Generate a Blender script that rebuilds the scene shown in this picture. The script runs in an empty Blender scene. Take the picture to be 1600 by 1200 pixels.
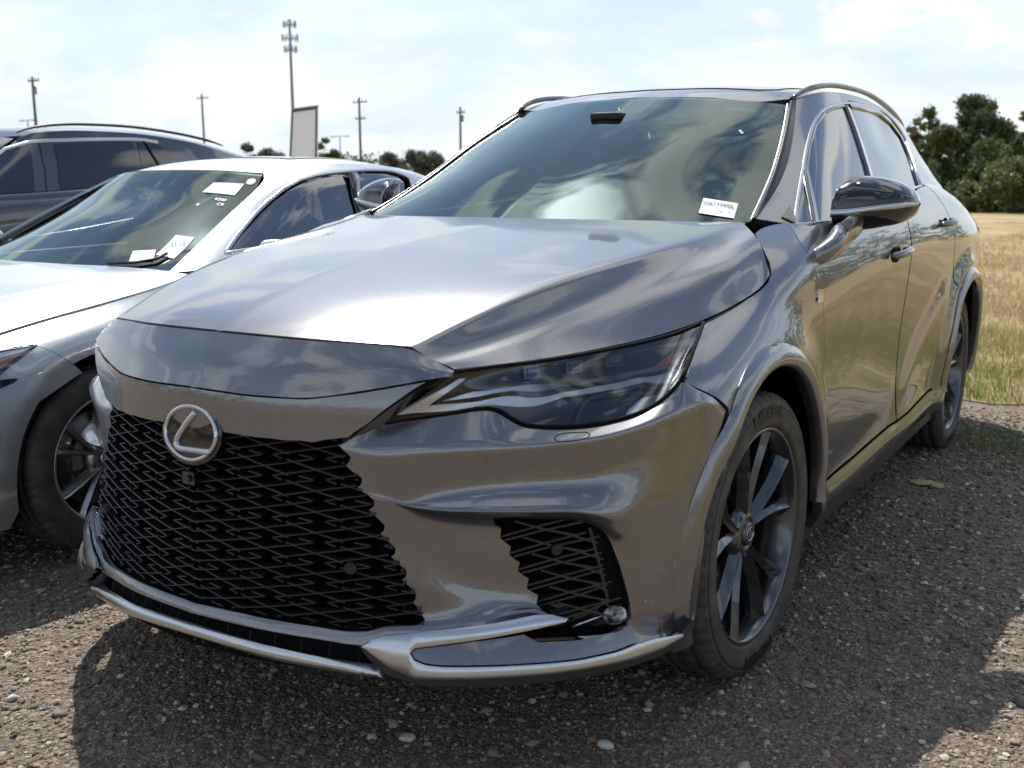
import bpy, math, random
import numpy as np
from mathutils import Vector, Matrix
from mathutils.geometry import delaunay_2d_cdt
rad = math.radians
SC = bpy.context.scene
COL = SC.collection
rng = np.random.default_rng(7)
# ------------------------------------------------------------------ camera
CAM = [1664, 1.772, -2.606, 1.288, -.552, .1883, -.002]   # f px (1600 wide), x, y, z, yaw, pitch, roll
def cam_axes(ya, pi_, ro):
    cy, sy, cp, sp = math.cos(ya), math.sin(ya), math.cos(pi_), math.sin(pi_)
    fwd = np.array([sy*cp, cy*cp, -sp]); right = np.array([cy, -sy, 0.]); up = np.cross(right, fwd)
    c, s = math.cos(ro), math.sin(ro)
    return np.array([c*right+s*up, -s*right+c*up, fwd])
CM = cam_axes(*CAM[4:]); CO = np.array(CAM[1:4])
cd = bpy.data.cameras.new('camera'); cam = bpy.data.objects.new('camera', cd); COL.objects.link(cam)
cd.sensor_width = 36; cd.lens = CAM[0]/1600*36; cd.clip_end = 3000; cd.clip_start = .05
Mx = Matrix([[CM[0][i], CM[1][i], -CM[2][i], CO[i]] for i in range(3)] + [[0, 0, 0, 1]])
cam.matrix_world = Mx
cd.dof.use_dof = True; cd.dof.focus_distance = 3.1; cd.dof.aperture_fstop = 5.0
SC.camera = cam
# ------------------------------------------------------------------ world and sun
SUN = np.array([-.49, .50, 1.0]); SUN /= np.linalg.norm(SUN)
W = bpy.data.worlds.new('World'); SC.world = W; W.use_nodes = True
nt = W.node_tree; nt.nodes.clear()
def nn(t, ty, **k):
    n = t.nodes.new(ty)
    for a, b in k.items():
        if a.startswith('_'): n.inputs[a[1:]].default_value = b
        else: setattr(n, a, b)
    return n
sky = nn(nt, 'ShaderNodeTexSky', sky_type='NISHITA', sun_disc=False, sun_elevation=math.asin(SUN[2]),
         sun_rotation=math.atan2(SUN[0], SUN[1]), air_density=1.0, dust_density=.15, ozone_density=1.2)
tc = nn(nt, 'ShaderNodeTexCoord')
sep = nn(nt, 'ShaderNodeSeparateXYZ'); nt.links.new(tc.outputs['Generated'], sep.inputs[0])
mx = nn(nt, 'ShaderNodeMath', operation='MAXIMUM'); mx.inputs[1].default_value = 0.0
nt.links.new(sep.outputs[2], mx.inputs[0])
ad = nn(nt, 'ShaderNodeMath', operation='ADD'); ad.inputs[1].default_value = .30; nt.links.new(mx.outputs[0], ad.inputs[0])
dv = nn(nt, 'ShaderNodeVectorMath', operation='DIVIDE'); nt.links.new(tc.outputs['Generated'], dv.inputs[0])
cb = nn(nt, 'ShaderNodeCombineXYZ'); cb.inputs[2].default_value = 1
nt.links.new(ad.outputs[0], cb.inputs[0]); nt.links.new(ad.outputs[0], cb.inputs[1]); nt.links.new(cb.outputs[0], dv.inputs[1])
CLOUD_OFF = (0.4, -8.1, 0)
mp = nn(nt, 'ShaderNodeMapping'); mp.inputs['Location'].default_value = CLOUD_OFF; nt.links.new(dv.outputs[0], mp.inputs[0])
n1 = nn(nt, 'ShaderNodeTexNoise', _Scale=3.1, _Detail=10, _Roughness=.55, _Distortion=.4)
n2 = nn(nt, 'ShaderNodeTexNoise', _Scale=2.6, _Detail=7, _Roughness=.6, _Distortion=.2)
nt.links.new(mp.outputs[0], n1.inputs[0]); nt.links.new(mp.outputs[0], n2.inputs[0])
r1 = nn(nt, 'ShaderNodeMapRange'); r1.inputs[1].default_value = .50; r1.inputs[2].default_value = .59
# broken cloud thickens on the sun's side and opens up behind the camera
dsn = nn(nt, 'ShaderNodeVectorMath', operation='DOT_PRODUCT'); dsn.inputs[1].default_value = (-.42, .62, .10); nt.links.new(tc.outputs['Generated'], dsn.inputs[0])
shf = nn(nt, 'ShaderNodeMath', operation='MULTIPLY_ADD'); shf.inputs[1].default_value = .03; nt.links.new(dsn.outputs['Value'], shf.inputs[0]); nt.links.new(n1.outputs[0], shf.inputs[2])
nt.links.new(shf.outputs[0], r1.inputs[0])
# more haze and cloud towards the horizon
hz = nn(nt, 'ShaderNodeMapRange'); hz.inputs[1].default_value = .0; hz.inputs[2].default_value = .50; hz.inputs[3].default_value = .97; hz.inputs[4].default_value = 0
nt.links.new(sep.outputs[2], hz.inputs[0])
mxx = nn(nt, 'ShaderNodeMath', operation='MAXIMUM'); nt.links.new(r1.outputs[0], mxx.inputs[0]); nt.links.new(hz.outputs[0], mxx.inputs[1]); r1.inputs[3].default_value = .06
r2 = nn(nt, 'ShaderNodeMapRange'); r2.inputs[1].default_value = .38; r2.inputs[2].default_value = .68
nt.links.new(n2.outputs[0], r2.inputs[0])
ccol = nn(nt, 'ShaderNodeMix', data_type='RGBA'); ccol.inputs[6].default_value = (8.9, 9.8, 10.6, 1); ccol.inputs[7].default_value = (12.2, 12.3, 12.2, 1)
nt.links.new(r2.outputs[0], ccol.inputs[0])
mixc = nn(nt, 'ShaderNodeMix', data_type='RGBA')
skg = nn(nt, 'ShaderNodeVectorMath', operation='SCALE'); skg.inputs['Scale'].default_value = 1.35; nt.links.new(sky.outputs[0], skg.inputs[0])
nt.links.new(mxx.outputs[0], mixc.inputs[0]); nt.links.new(skg.outputs[0], mixc.inputs[6]); nt.links.new(ccol.outputs[2], mixc.inputs[7])
# clouds glow near the sun
gd = nn(nt, 'ShaderNodeVectorMath', operation='DOT_PRODUCT'); gd.inputs[1].default_value = tuple(SUN); nt.links.new(tc.outputs['Generated'], gd.inputs[0])
gm0 = nn(nt, 'ShaderNodeMath', operation='MAXIMUM'); gm0.inputs[1].default_value = 0; nt.links.new(gd.outputs['Value'], gm0.inputs[0])
gp_ = nn(nt, 'ShaderNodeMath', operation='POWER'); gp_.inputs[1].default_value = 110; nt.links.new(gm0.outputs[0], gp_.inputs[0])
gk = nn(nt, 'ShaderNodeMath', operation='MULTIPLY_ADD'); gk.inputs[1].default_value = 5.0; gk.inputs[2].default_value = 1; nt.links.new(gp_.outputs[0], gk.inputs[0])
gc = nn(nt, 'ShaderNodeVectorMath', operation='SCALE'); nt.links.new(ccol.outputs[2], gc.inputs[0]); nt.links.new(gk.outputs[0], gc.inputs['Scale']); nt.links.new(gc.outputs[0], mixc.inputs[7])
bg = nn(nt, 'ShaderNodeBackground', _Strength=.064); nt.links.new(mixc.outputs[2], bg.inputs[0])
wo = nn(nt, 'ShaderNodeOutputWorld'); nt.links.new(bg.outputs[0], wo.inputs[0])
sl = bpy.data.lights.new('sun', 'SUN'); sl.energy = 3.9; sl.angle = rad(.53); sl.color = (1, .95, .87)
so = bpy.data.objects.new('sun', sl); COL.objects.link(so); so.location = (-20, 20, 40)
so.rotation_euler = Vector(SUN).to_track_quat('Z', 'Y').to_euler()
SC.view_settings.view_transform = 'Standard'; SC.view_settings.look = 'None'; SC.view_settings.exposure = 0.55
SC.view_settings.gamma = 1
SC.cycles.max_bounces = 10; SC.cycles.transparent_max_bounces = 16; SC.cycles.use_denoising = True
SC.cycles.caustics_reflective = False; SC.cycles.caustics_refractive = False

# ------------------------------------------------------------------ helpers: points, curves, surfaces
def A(*p): return np.array(p, float)
def ray(px, py):
    d = np.array([(px-800)/CAM[0], (600-py)/CAM[0], 1.]); return d @ CM
def px_x(px, py, x): d = ray(px, py); return CO + d*(x-CO[0])/d[0]
def px_y(px, py, y): d = ray(px, py); return CO + d*(y-CO[1])/d[1]
def px_z(px, py, z): d = ray(px, py); return CO + d*(z-CO[2])/d[2]
def projv(P):
    d = (np.asarray(P)-CO) @ CM.T
    return np.stack([800+CAM[0]*d[..., 0]/d[..., 2], 600-CAM[0]*d[..., 1]/d[..., 2], d[..., 2]], -1)
def curve(P, n=None, closed=False, dense=24, keep=False):
    P = np.array(P, float)
    if len(P) == 2:
        t = np.linspace(0, 1, n or 30)[:, None]; return P[0]*(1-t)+P[1]*t
    Q = np.vstack([P[-1:], P, P[:2]]) if closed else np.vstack([2*P[0]-P[1], P, 2*P[-1]-P[-2]])
    out = []
    d = np.sqrt(np.linalg.norm(np.diff(Q, axis=0), axis=1))+1e-9
    for i in range(len(Q)-3):
        p0, p1, p2, p3 = Q[i:i+4]; a, b, c = d[i], d[i+1], d[i+2]
        m1 = ((p1-p0)/a-(p2-p0)/(a+b)+(p2-p1)/b)*b; m2 = ((p2-p1)/b-(p3-p1)/(b+c)+(p3-p2)/c)*b
        t = np.linspace(0, 1, dense, endpoint=False)[:, None]
        out.append((2*t**3-3*t**2+1)*p1+(t**3-2*t**2+t)*m1+(-2*t**3+3*t**2)*p2+(t**3-t**2)*m2)
    out = np.vstack(out+[Q[-2][None]])
    return resample(out, n) if n else out
def resample(P, n, key=None):
    if key is None: s = np.r_[0, np.cumsum(np.linalg.norm(np.diff(P, axis=0), axis=1))]
    else: s = P[:, key]
    t = np.linspace(s[0], s[-1], n)
    return np.stack([np.interp(t, s, P[:, k]) for k in range(P.shape[1])], 1)

class RS:
    """a smooth surface through a list of 3-D rows"""
    def __init__(s, rows, sharp=(), nu=140, sub=8, key=None, krange=None, mod=None, raw=False, su_=0, sv_=0):
        R = []
        for r in rows:
            r = np.array(r, float)
            c = r if raw else curve(r)
            if key is not None:
                t = np.linspace(*krange, nu); R.append(np.stack([np.interp(t, c[:, key], c[:, k]) for k in range(3)], 1))
            else: R.append(resample(c, nu))
        R = np.array(R); m = len(R)
        L = np.array([np.mean(np.linalg.norm(R[k+1]-R[k], axis=1)) for k in range(m-1)])+1e-6
        T = lambda k: (R[k+1]-R[k])/L[k]
        G = [R[0]]
        for k in range(m-1):
            def tan(j, side):
                if j == 0: return T(0)
                if j == m-1: return T(m-2)
                if j in sharp: return T(j) if side > 0 else T(j-1)
                return (T(j-1)*L[j]+T(j)*L[j-1])/(L[j]+L[j-1])
            m1 = tan(k, 1)*L[k]; m2 = tan(k+1, -1)*L[k]
            for j in range(1, sub+1):
                t = j/sub
                G.append((2*t**3-3*t**2+1)*R[k]+(t**3-2*t**2+t)*m1+(-2*t**3+3*t**2)*R[k+1]+(t**3-t**2)*m2)
        G = np.array(G)
        for _ in range(su_): G[:, 1:-1] = (G[:, :-2]+2*G[:, 1:-1]+G[:, 2:])/4
        for _ in range(sv_): G[1:-1] = (G[:-2]+2*G[1:-1]+G[2:])/4
        if mod is not None: G = mod(G)
        s.G = G; s.nv, s.nu = G.shape[:2]; s.sub = sub; s.m = m
        s.normals()
        s.su = np.mean(np.linalg.norm(np.diff(G, axis=1), axis=2)); s.sv = np.mean(np.linalg.norm(np.diff(G, axis=0), axis=2))
    def normals(s):
        G = s.G
        gu = np.gradient(G, axis=1); gv = np.gradient(G, axis=0)
        N = np.cross(gu, gv); N /= np.linalg.norm(N, axis=2, keepdims=True)+1e-12
        C = A(0, 1.2, .7) if not hasattr(s, 'C') else s.C
        if np.sum(N*(G-C)) < 0: N = -N; s.flip = True
        else: s.flip = False
        c = np.abs(G[..., 0]) < 1e-4
        N[c, 0] = 0; N /= np.linalg.norm(N, axis=2, keepdims=True)+1e-12
        s.N = N
    def at(s, uv, what='G', off=0):
        uv = np.atleast_2d(uv); F = getattr(s, what)
        u = np.clip(uv[:, 0], 0, s.nu-1-1e-6); v = np.clip(uv[:, 1], 0, s.nv-1-1e-6)
        i = u.astype(int); j = v.astype(int); a = (u-i)[:, None]; b = (v-j)[:, None]
        r = F[j, i]*(1-a)*(1-b)+F[j, i+1]*a*(1-b)+F[j+1, i]*(1-a)*b+F[j+1, i+1]*a*b
        if what == 'N': r = r/(np.linalg.norm(r, axis=1, keepdims=True)+1e-12)
        if what == 'G' and off: r = r+s.at(uv, 'N')*off
        return r
    def hit(s, pts, mirror=False):
        G = s.G*A(-1, 1, 1) if mirror else s.G
        Pj = projv(G); Q = Pj[..., :2]; D = Pj[..., 2]
        res = []
        a, b, c, d = Q[:-1, :-1], Q[:-1, 1:], Q[1:, :-1], Q[1:, 1:]
        dd = D[:-1, :-1]
        def tri(p, A0, B0, C0):
            v0 = B0-A0; v1 = C0-A0; v2 = p-A0
            den = v0[..., 0]*v1[..., 1]-v1[..., 0]*v0[..., 1]; den = np.where(np.abs(den) < 1e-9, 1e-9, den)
            u = (v2[..., 0]*v1[..., 1]-v1[..., 0]*v2[..., 1])/den; w = (v0[..., 0]*v2[..., 1]-v2[..., 0]*v0[..., 1])/den
            return u, w
        for p in pts:
            p = A(*p[:2])
            u, w = tri(p, a, b, c); ok1 = (u >= -1e-3) & (w >= -1e-3) & (u+w <= 1.001)
            u2, w2 = tri(p, d, c, b); ok2 = (u2 >= -1e-3) & (w2 >= -1e-3) & (u2+w2 <= 1.001)
            best = None
            for ok, uu, ww, k in ((ok1, u, w, 0), (ok2, u2, w2, 1)):
                idx = np.argwhere(ok)
                for j, i in idx:
                    z = dd[j, i]
                    if best is None or z < best[0]:
                        best = (z, (i+uu[j, i], j+ww[j, i]) if k == 0 else (i+1-uu[j, i], j+1-ww[j, i]))
            if best is None:
                j, i = np.unravel_index(np.argmin(np.sum((Q-p)**2, axis=2)), D.shape)
                best = (0, (float(i), float(j)))
            res.append(best[1])
        return np.array(res)
    def hit3(s, pts): return s.at(s.hit(pts))
    def rect(s, u0=0, u1=None, v0=0, v1=None):
        u1 = s.nu-1 if u1 is None else u1; v1 = s.nv-1 if v1 is None else v1
        n = 40
        return np.vstack([np.c_[np.linspace(u0, u1, n), np.full(n, v0)], np.c_[np.full(n, u1), np.linspace(v0, v1, n)][1:],
                          np.c_[np.linspace(u1, u0, n), np.full(n, v1)][1:], np.c_[np.full(n, u0), np.linspace(v1, v0, n)][1:-1]])
    def row(s, k, off=0): return s.at(np.c_[np.arange(s.nu), np.full(s.nu, k*s.sub)], off=off)

def mk(name, V, F, mat=None, parent=None, N=None, smooth=True, mats=None, fm=None):
    me = bpy.data.meshes.new(name)
    me.from_pydata([tuple(map(float, v)) for v in V], [], [tuple(int(i) for i in f) for f in F])
    if smooth: me.polygons.foreach_set('use_smooth', [True]*len(me.polygons))
    if mats:
        for m_ in mats: me.materials.append(m_)
        if fm is not None: me.polygons.foreach_set('material_index', list(map(int, fm)))
    elif mat: me.materials.append(mat)
    if N is not None: me.normals_split_custom_set([tuple(map(float, n)) for n in N])
    me.update()
    o = bpy.data.objects.new(name, me); COL.objects.link(o)
    if parent is not None: o.parent = parent
    return o
class MB:
    """collects pieces that make ONE mesh object"""
    def __init__(s): s.V = []; s.F = []; s.n = 0; s.M = []
    def add(s, V, F, m=0):
        V = np.asarray(V, float)
        s.V.append(V); s.F += [tuple(int(i)+s.n for i in f) for f in F]; s.M += [m]*len(F); s.n += len(V)
    def box(s, c, h, R=None, m=0):
        c = np.array(c, float); h = np.array(h, float)
        v = np.array([[x, y, z] for x in (-1, 1) for y in (-1, 1) for z in (-1, 1)])*h
        if R is not None: v = v @ np.array(R).T
        s.add(v+c, [(0, 1, 3, 2), (4, 6, 7, 5), (0, 4, 5, 1), (2, 3, 7, 6), (0, 2, 6, 4), (1, 5, 7, 3)], m)
    def tube(s, P, r, n=8, cap=True, m=0, squash=None):
        P = np.array(P, float); r = np.broadcast_to(r, (len(P),)); V = []
        up = A(0, 0, 1)
        T = np.gradient(P, axis=0) if len(P) > 2 else np.array([P[1]-P[0]]*2)
        for p, t, rr in zip(P, T, r):
            t = t/(np.linalg.norm(t)+1e-9); a = np.cross(t, up)
            if np.linalg.norm(a) < 1e-3: a = np.cross(t, A(1, 0, 0))
            a /= np.linalg.norm(a); b = np.cross(a, t)
            k1, k2 = squash or (1, 1)
            for k in range(n):
                q = 2*math.pi*k/n; V.append(p+rr*(k1*math.cos(q)*a+k2*math.sin(q)*b))
        F = [(i*n+k, i*n+(k+1) % n, (i+1)*n+(k+1) % n, (i+1)*n+k) for i in range(len(P)-1) for k in range(n)]
        if cap: F += [tuple(range(n))[::-1], tuple((len(P)-1)*n+k for k in range(n))]
        s.add(V, F, m)
    def build(s, name, mat=None, parent=None, smooth=False, mats=None):
        return mk(name, np.vstack(s.V), s.F, mat, parent, None, smooth, mats, s.M if mats else None)
def inset(rs, P, d):
    """move a closed outline inwards on the surface by d metres"""
    X = rs.at(P); Nn = rs.at(P, 'N'); T = np.roll(X, -1, 0)-np.roll(X, 1, 0); T /= np.linalg.norm(T, axis=1, keepdims=True)+1e-12
    B = np.cross(Nn, T); e = .5
    Gu = (rs.at(P+[e, 0])-rs.at(P-[e, 0])); Gv = (rs.at(P+[0, e])-rs.at(P-[0, e]))
    x, y = P[:, 0]*1, P[:, 1]*1
    area = np.sum(x*np.roll(y, -1)-np.roll(x, -1)*y)
    Q = []
    for k in range(len(P)):
        M2 = np.stack([Gu[k], Gv[k]], 1)
        w = np.linalg.lstsq(M2, B[k], rcond=None)[0]
        w = w*(1 if True else 0)
        # orient inwards in uv
        t = np.roll(P, -1, 0)[k]-np.roll(P, 1, 0)[k]; nrm = A(-t[1], t[0])*(1 if area > 0 else -1)
        if w @ nrm < 0: w = -w
        lw = np.linalg.norm(w)
        if lw > 6/d*.02: w = w/lw*6/d*.02
        q = P[k]+w*d
        if abs(X[k, 0]) < 1e-3: q = P[k].copy()
        Q.append(q)
    return np.array(Q)
def dens(P, rs, res, closed=True):
    out = []; n = len(P)
    for k in range(n if closed else n-1):
        a, b = P[k], P[(k+1) % n]
        L = np.linalg.norm(rs.at(b)-rs.at(a)); m = max(1, int(math.ceil(L/res)))
        for j in range(m): out.append(a+(b-a)*j/m)
    if not closed: out.append(P[-1])
    return np.array(out)
def inside(pts, poly):
    x, y = pts[:, 0], pts[:, 1]; c = np.zeros(len(pts), bool); n = len(poly)
    for i in range(n):
        x1, y1 = poly[i]; x2, y2 = poly[(i+1) % n]
        k = ((y1 > y) != (y2 > y)) & (x < (x2-x1)*(y-y1)/((y2-y1) if y2 != y1 else 1e-12)+x1)
        c ^= k
    return c
def panel(name, rs, outline=None, holes=(), res=.02, mat=None, parent=None, gap=.0018, skirt=.012, off=0., sides=1, bulge=0., bn=0., tilt=0.):
    """a trimmed panel on surface rs. sides=1 left only, 2 = both as two objects, 0 = both halves welded at x=0"""
    if outline is None: outline = rs.rect()
    loops = [dens(np.array(outline, float), rs, res)]+[dens(np.array(h, float), rs, res) for h in holes]
    if gap: loops = [inset(rs, l, gap) if i == 0 else l for i, l in enumerate(loops)]
    for l in loops:
        l[:, 0] = np.clip(l[:, 0], 0, rs.nu-1); l[:, 1] = np.clip(l[:, 1], 0, rs.nv-1)
    su = max(1, int(round(res/rs.su))); gv = np.linalg.norm(np.diff(rs.G, axis=0), axis=2).mean(1)
    vs = [0]; acc = 0
    for j in range(1, rs.nv):
        acc += gv[j-1]
        if acc > res*.6 or j % rs.sub == 0: vs.append(j); acc = 0
    us = np.arange(0, rs.nu, su)
    gp = np.array([(u, v) for v in vs for u in us], float)
    k = inside(gp, loops[0])
    for h in loops[1:]: k &= ~inside(gp, h)
    sc = A(rs.su, rs.sv)
    gp = gp[k]
    allb = np.vstack(loops)
    d2 = np.array([np.min(np.sum(((allb-g)*sc)**2, axis=1)) for g in gp]) if len(gp) else np.zeros(0)
    gp = gp[d2 > (res*.25)**2]
    V2 = np.vstack([allb, gp]) if len(gp) else allb
    E = []; st = 0; bl = []
    for l in loops:
        n = len(l); idx = list(range(st, st+n)); bl.append(idx); E += [(idx[i], idx[(i+1) % n]) for i in range(n)]; st += n
    r = delaunay_2d_cdt([Vector(p*sc) for p in V2], E, [], 0, 1e-7)
    v2 = np.array([list(v) for v in r[0]])/sc; F = np.array([f for f in r[2] if len(f) == 3])
    if len(F) == 0: print('EMPTY', name); return []
    cen = v2[F].mean(1); k = inside(cen, loops[0])
    for h in loops[1:]: k &= ~inside(cen, h)
    F = F[k]
    X = rs.at(v2, off=off); N = rs.at(v2, 'N')
    if bulge or bn:
        lo_ = loops[0]; T_ = np.full(len(v2), .5)
        for i_, (u_, w_) in enumerate(v2):
            a_ = lo_; b_ = np.roll(lo_, -1, 0); k_ = ((a_[:, 0] <= u_) & (b_[:, 0] > u_)) | ((b_[:, 0] <= u_) & (a_[:, 0] > u_)); c_ = np.sort((a_[:, 1]+(u_-a_[:, 0])/np.where(k_, b_[:, 0]-a_[:, 0], 1)*(b_[:, 1]-a_[:, 1]))[k_])
            for j_ in range(0, len(c_)-1, 2):
                if c_[j_]-.2 <= w_ <= c_[j_+1]+.2: T_[i_] = np.clip((w_-c_[j_])/max(1e-6, c_[j_+1]-c_[j_]), 0, 1)
        X = X+N*(bulge*4*T_*(1-T_))[:, None]; N = N+A(0, 0, 1)*(bn*(1-2*T_))[:, None]
    if tilt: N = N+A(0, 0, tilt)
    N = N/np.linalg.norm(N, axis=1, keepdims=True)
    # orientation
    fn = np.cross(X[F[:, 1]]-X[F[:, 0]], X[F[:, 2]]-X[F[:, 0]]); bad = np.sum(fn*N[F[:, 0]], axis=1) < 0
    F[bad] = F[bad][:, ::-1]
    V = list(X); FF = [tuple(f) for f in F]; LN = [N[i] for f in F for i in f]
    if skirt:
        # boundary edges
        cnt = {}
        for f in F:
            for a, b in ((f[0], f[1]), (f[1], f[2]), (f[2], f[0])):
                cnt[(a, b)] = 1
        be = [(a, b) for (a, b) in cnt if (b, a) not in cnt]
        if sides == 0: be = [(a, b) for a, b in be if not (abs(X[a][0]) < 2e-3 and abs(X[b][0]) < 2e-3)]
        top = {}; low = {}
        for a, b in be:
            for i in (a, b):
                if i not in top:
                    top[i] = len(V); V.append(X[i]-N[i]*.0001); low[i] = len(V); V.append(X[i]-N[i]*skirt)
            FF.append((b, a, top[a], top[b])); FF.append((top[b], top[a], low[a], low[b]))
            t = np.cross(X[b]-X[a], N[a]); t /= np.linalg.norm(t)+1e-12
            q = N[a]*.7+t*.7; LN += [N[b], N[a], t, t]; LN += [t]*4
    V = np.array(V); LN = np.array(LN)
    out = []
    MI = A(-1, 1, 1)
    if sides == 0:
        n = len(V); c = np.abs(V[:, 0]) < 2e-3
        V[c, 0] = 0
        V2_ = np.vstack([V, V*MI]); FF2 = FF+[tuple(i+n for i in f[::-1]) for f in FF]
        LM = []; p = 0
        for f in FF:
            LM += list((LN[p:p+len(f)][::-1])*MI); p += len(f)
        out.append(mk(name, V2_, FF2, mat, parent, np.vstack([LN, np.array(LM)])))
    else:
        out.append(mk(name, V, FF, mat, parent, LN))
        if sides == 2:
            LM = []; p = 0
            for f in FF:
                LM += list((LN[p:p+len(f)][::-1])*MI); p += len(f)
            out.append(mk(name, V*MI, [f[::-1] for f in FF], mat, parent, LM))
    return out
def strip(rs, P, w, h, prof='round', closed=False, lift=0., n=None):
    """raised moulding along uv path P on the surface; returns V, F"""
    P = dens(np.array(P, float), rs, n or .015, closed=closed)
    X = rs.at(P, off=lift); N = rs.at(P, 'N')
    T = (np.roll(X, -1, 0)-np.roll(X, 1, 0)) if closed else np.gradient(X, axis=0)
    T /= np.linalg.norm(T, axis=1, keepdims=True)+1e-12; B = np.cross(N, T)
    pr = [(-1, -.6), (-1, .3), (-.75, .85), (-.3, 1), (.3, 1), (.75, .85), (1, .3), (1, -.6)] if prof == 'round' else [(-1, -.6), (-1, 1), (1, 1), (1, -.6)]
    w = np.broadcast_to(w, (len(X),)); m = len(pr)
    V = np.array([x+b*(w_*.5*a)+nn_*(h*c) for x, b, nn_, w_ in zip(X, B, N, w) for a, c in pr])
    k = len(X); F = [(i % k*m+j, i % k*m+j+1, (i+1) % k*m+j+1, (i+1) % k*m+j) for i in range(k if closed else k-1) for j in range(m-1)]
    return V, F
def strips(name, items, mat, parent, sides=1, smooth=True):
    for sgn in ((1, -1) if sides == 2 else (1,)):
        mb = MB()
        for V, F in items:
            V = V*A(sgn, 1, 1); mb.add(V, F if sgn > 0 else [f[::-1] for f in F])
        mb.build(name, mat, parent, smooth)
def tag(o, label=None, cat=None, group=None, kind=None):
    if label: o['label'] = label
    if cat: o['category'] = cat
    if group: o['group'] = group
    if kind: o['kind'] = kind
    return o
def empty(name, loc=(0, 0, 0), rz=0, parent=None):
    o = bpy.data.objects.new(name, None); COL.objects.link(o); o.location = loc; o.rotation_euler = (0, 0, rz); o.empty_display_size = .2
    if parent is not None: o.parent = parent
    return o
# ------------------------------------------------------------------ materials
def pr(name, col, rough=.5, metal=0., coat=0., coat_r=.03, spec=.5, ior=1.5, **k):
    m = bpy.data.materials.new(name); m.use_nodes = True; b = m.node_tree.nodes['Principled BSDF']
    b.inputs['Base Color'].default_value = (*col, 1); b.inputs['Roughness'].default_value = rough; b.inputs['Metallic'].default_value = metal
    b.inputs['Coat Weight'].default_value = coat; b.inputs['Coat Roughness'].default_value = coat_r
    b.inputs['Specular IOR Level'].default_value = spec; b.inputs['IOR'].default_value = ior
    for a, v in k.items(): b.inputs[a.replace('_', ' ')].default_value = v
    return m
def nodes(m): return m.node_tree, m.node_tree.nodes['Principled BSDF']
def noise_bump(m, scale, strength, dist=.002, detail=4, coord='Object'):
    t, b = nodes(m); tc_ = nn(t, 'ShaderNodeTexCoord'); n = nn(t, 'ShaderNodeTexNoise', _Scale=scale, _Detail=detail)
    t.links.new(tc_.outputs[coord], n.inputs[0]); bp = nn(t, 'ShaderNodeBump', _Strength=strength, _Distance=dist)
    t.links.new(n.outputs[0], bp.inputs['Height']); t.links.new(bp.outputs[0], b.inputs['Normal']); return n
def paint(name, col, metal, rough, dust=.35):
    m = pr(name, col, rough, metal, 1.0, .012); m.node_tree.nodes['Principled BSDF'].inputs['Coat IOR'].default_value = 1.75
    t, b = nodes(m)
    tc_ = nn(t, 'ShaderNodeTexCoord')
    # metal flake sparkle
    v = nn(t, 'ShaderNodeTexVoronoi', _Scale=900); t.links.new(tc_.outputs['Object'], v.inputs[0])
    bc = nn(t, 'ShaderNodeMix', data_type='RGBA'); bc.inputs[6].default_value = (*[c*.80 for c in col], 1); bc.inputs[7].default_value = (*[min(1, c*1.2) for c in col], 1)
    sp = nn(t, 'ShaderNodeSeparateColor'); t.links.new(v.outputs['Color'], sp.inputs[0]); t.links.new(sp.outputs[0], bc.inputs[0])
    t.links.new(bc.outputs[2], b.inputs['Base Color'])
    # orange peel in the clear coat and a film of dust on it
    n = nn(t, 'ShaderNodeTexNoise', _Scale=55, _Detail=1); t.links.new(tc_.outputs['Object'], n.inputs[0])
    bp = nn(t, 'ShaderNodeBump', _Strength=.035, _Distance=.002); t.links.new(n.outputs[0], bp.inputs['Height']); t.links.new(bp.outputs[0], b.inputs['Coat Normal'])
    d = nn(t, 'ShaderNodeTexNoise', _Scale=9, _Detail=6, _Roughness=.7); t.links.new(tc_.outputs['Object'], d.inputs[0])
    mr = nn(t, 'ShaderNodeMapRange'); mr.inputs[1].default_value = .35; mr.inputs[2].default_value = .75; mr.inputs[3].default_value = .006; mr.inputs[4].default_value = .02+.06*dust
    t.links.new(d.outputs[0], mr.inputs[0]); t.links.new(mr.outputs[0], b.inputs['Coat Roughness'])
    return m
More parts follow.
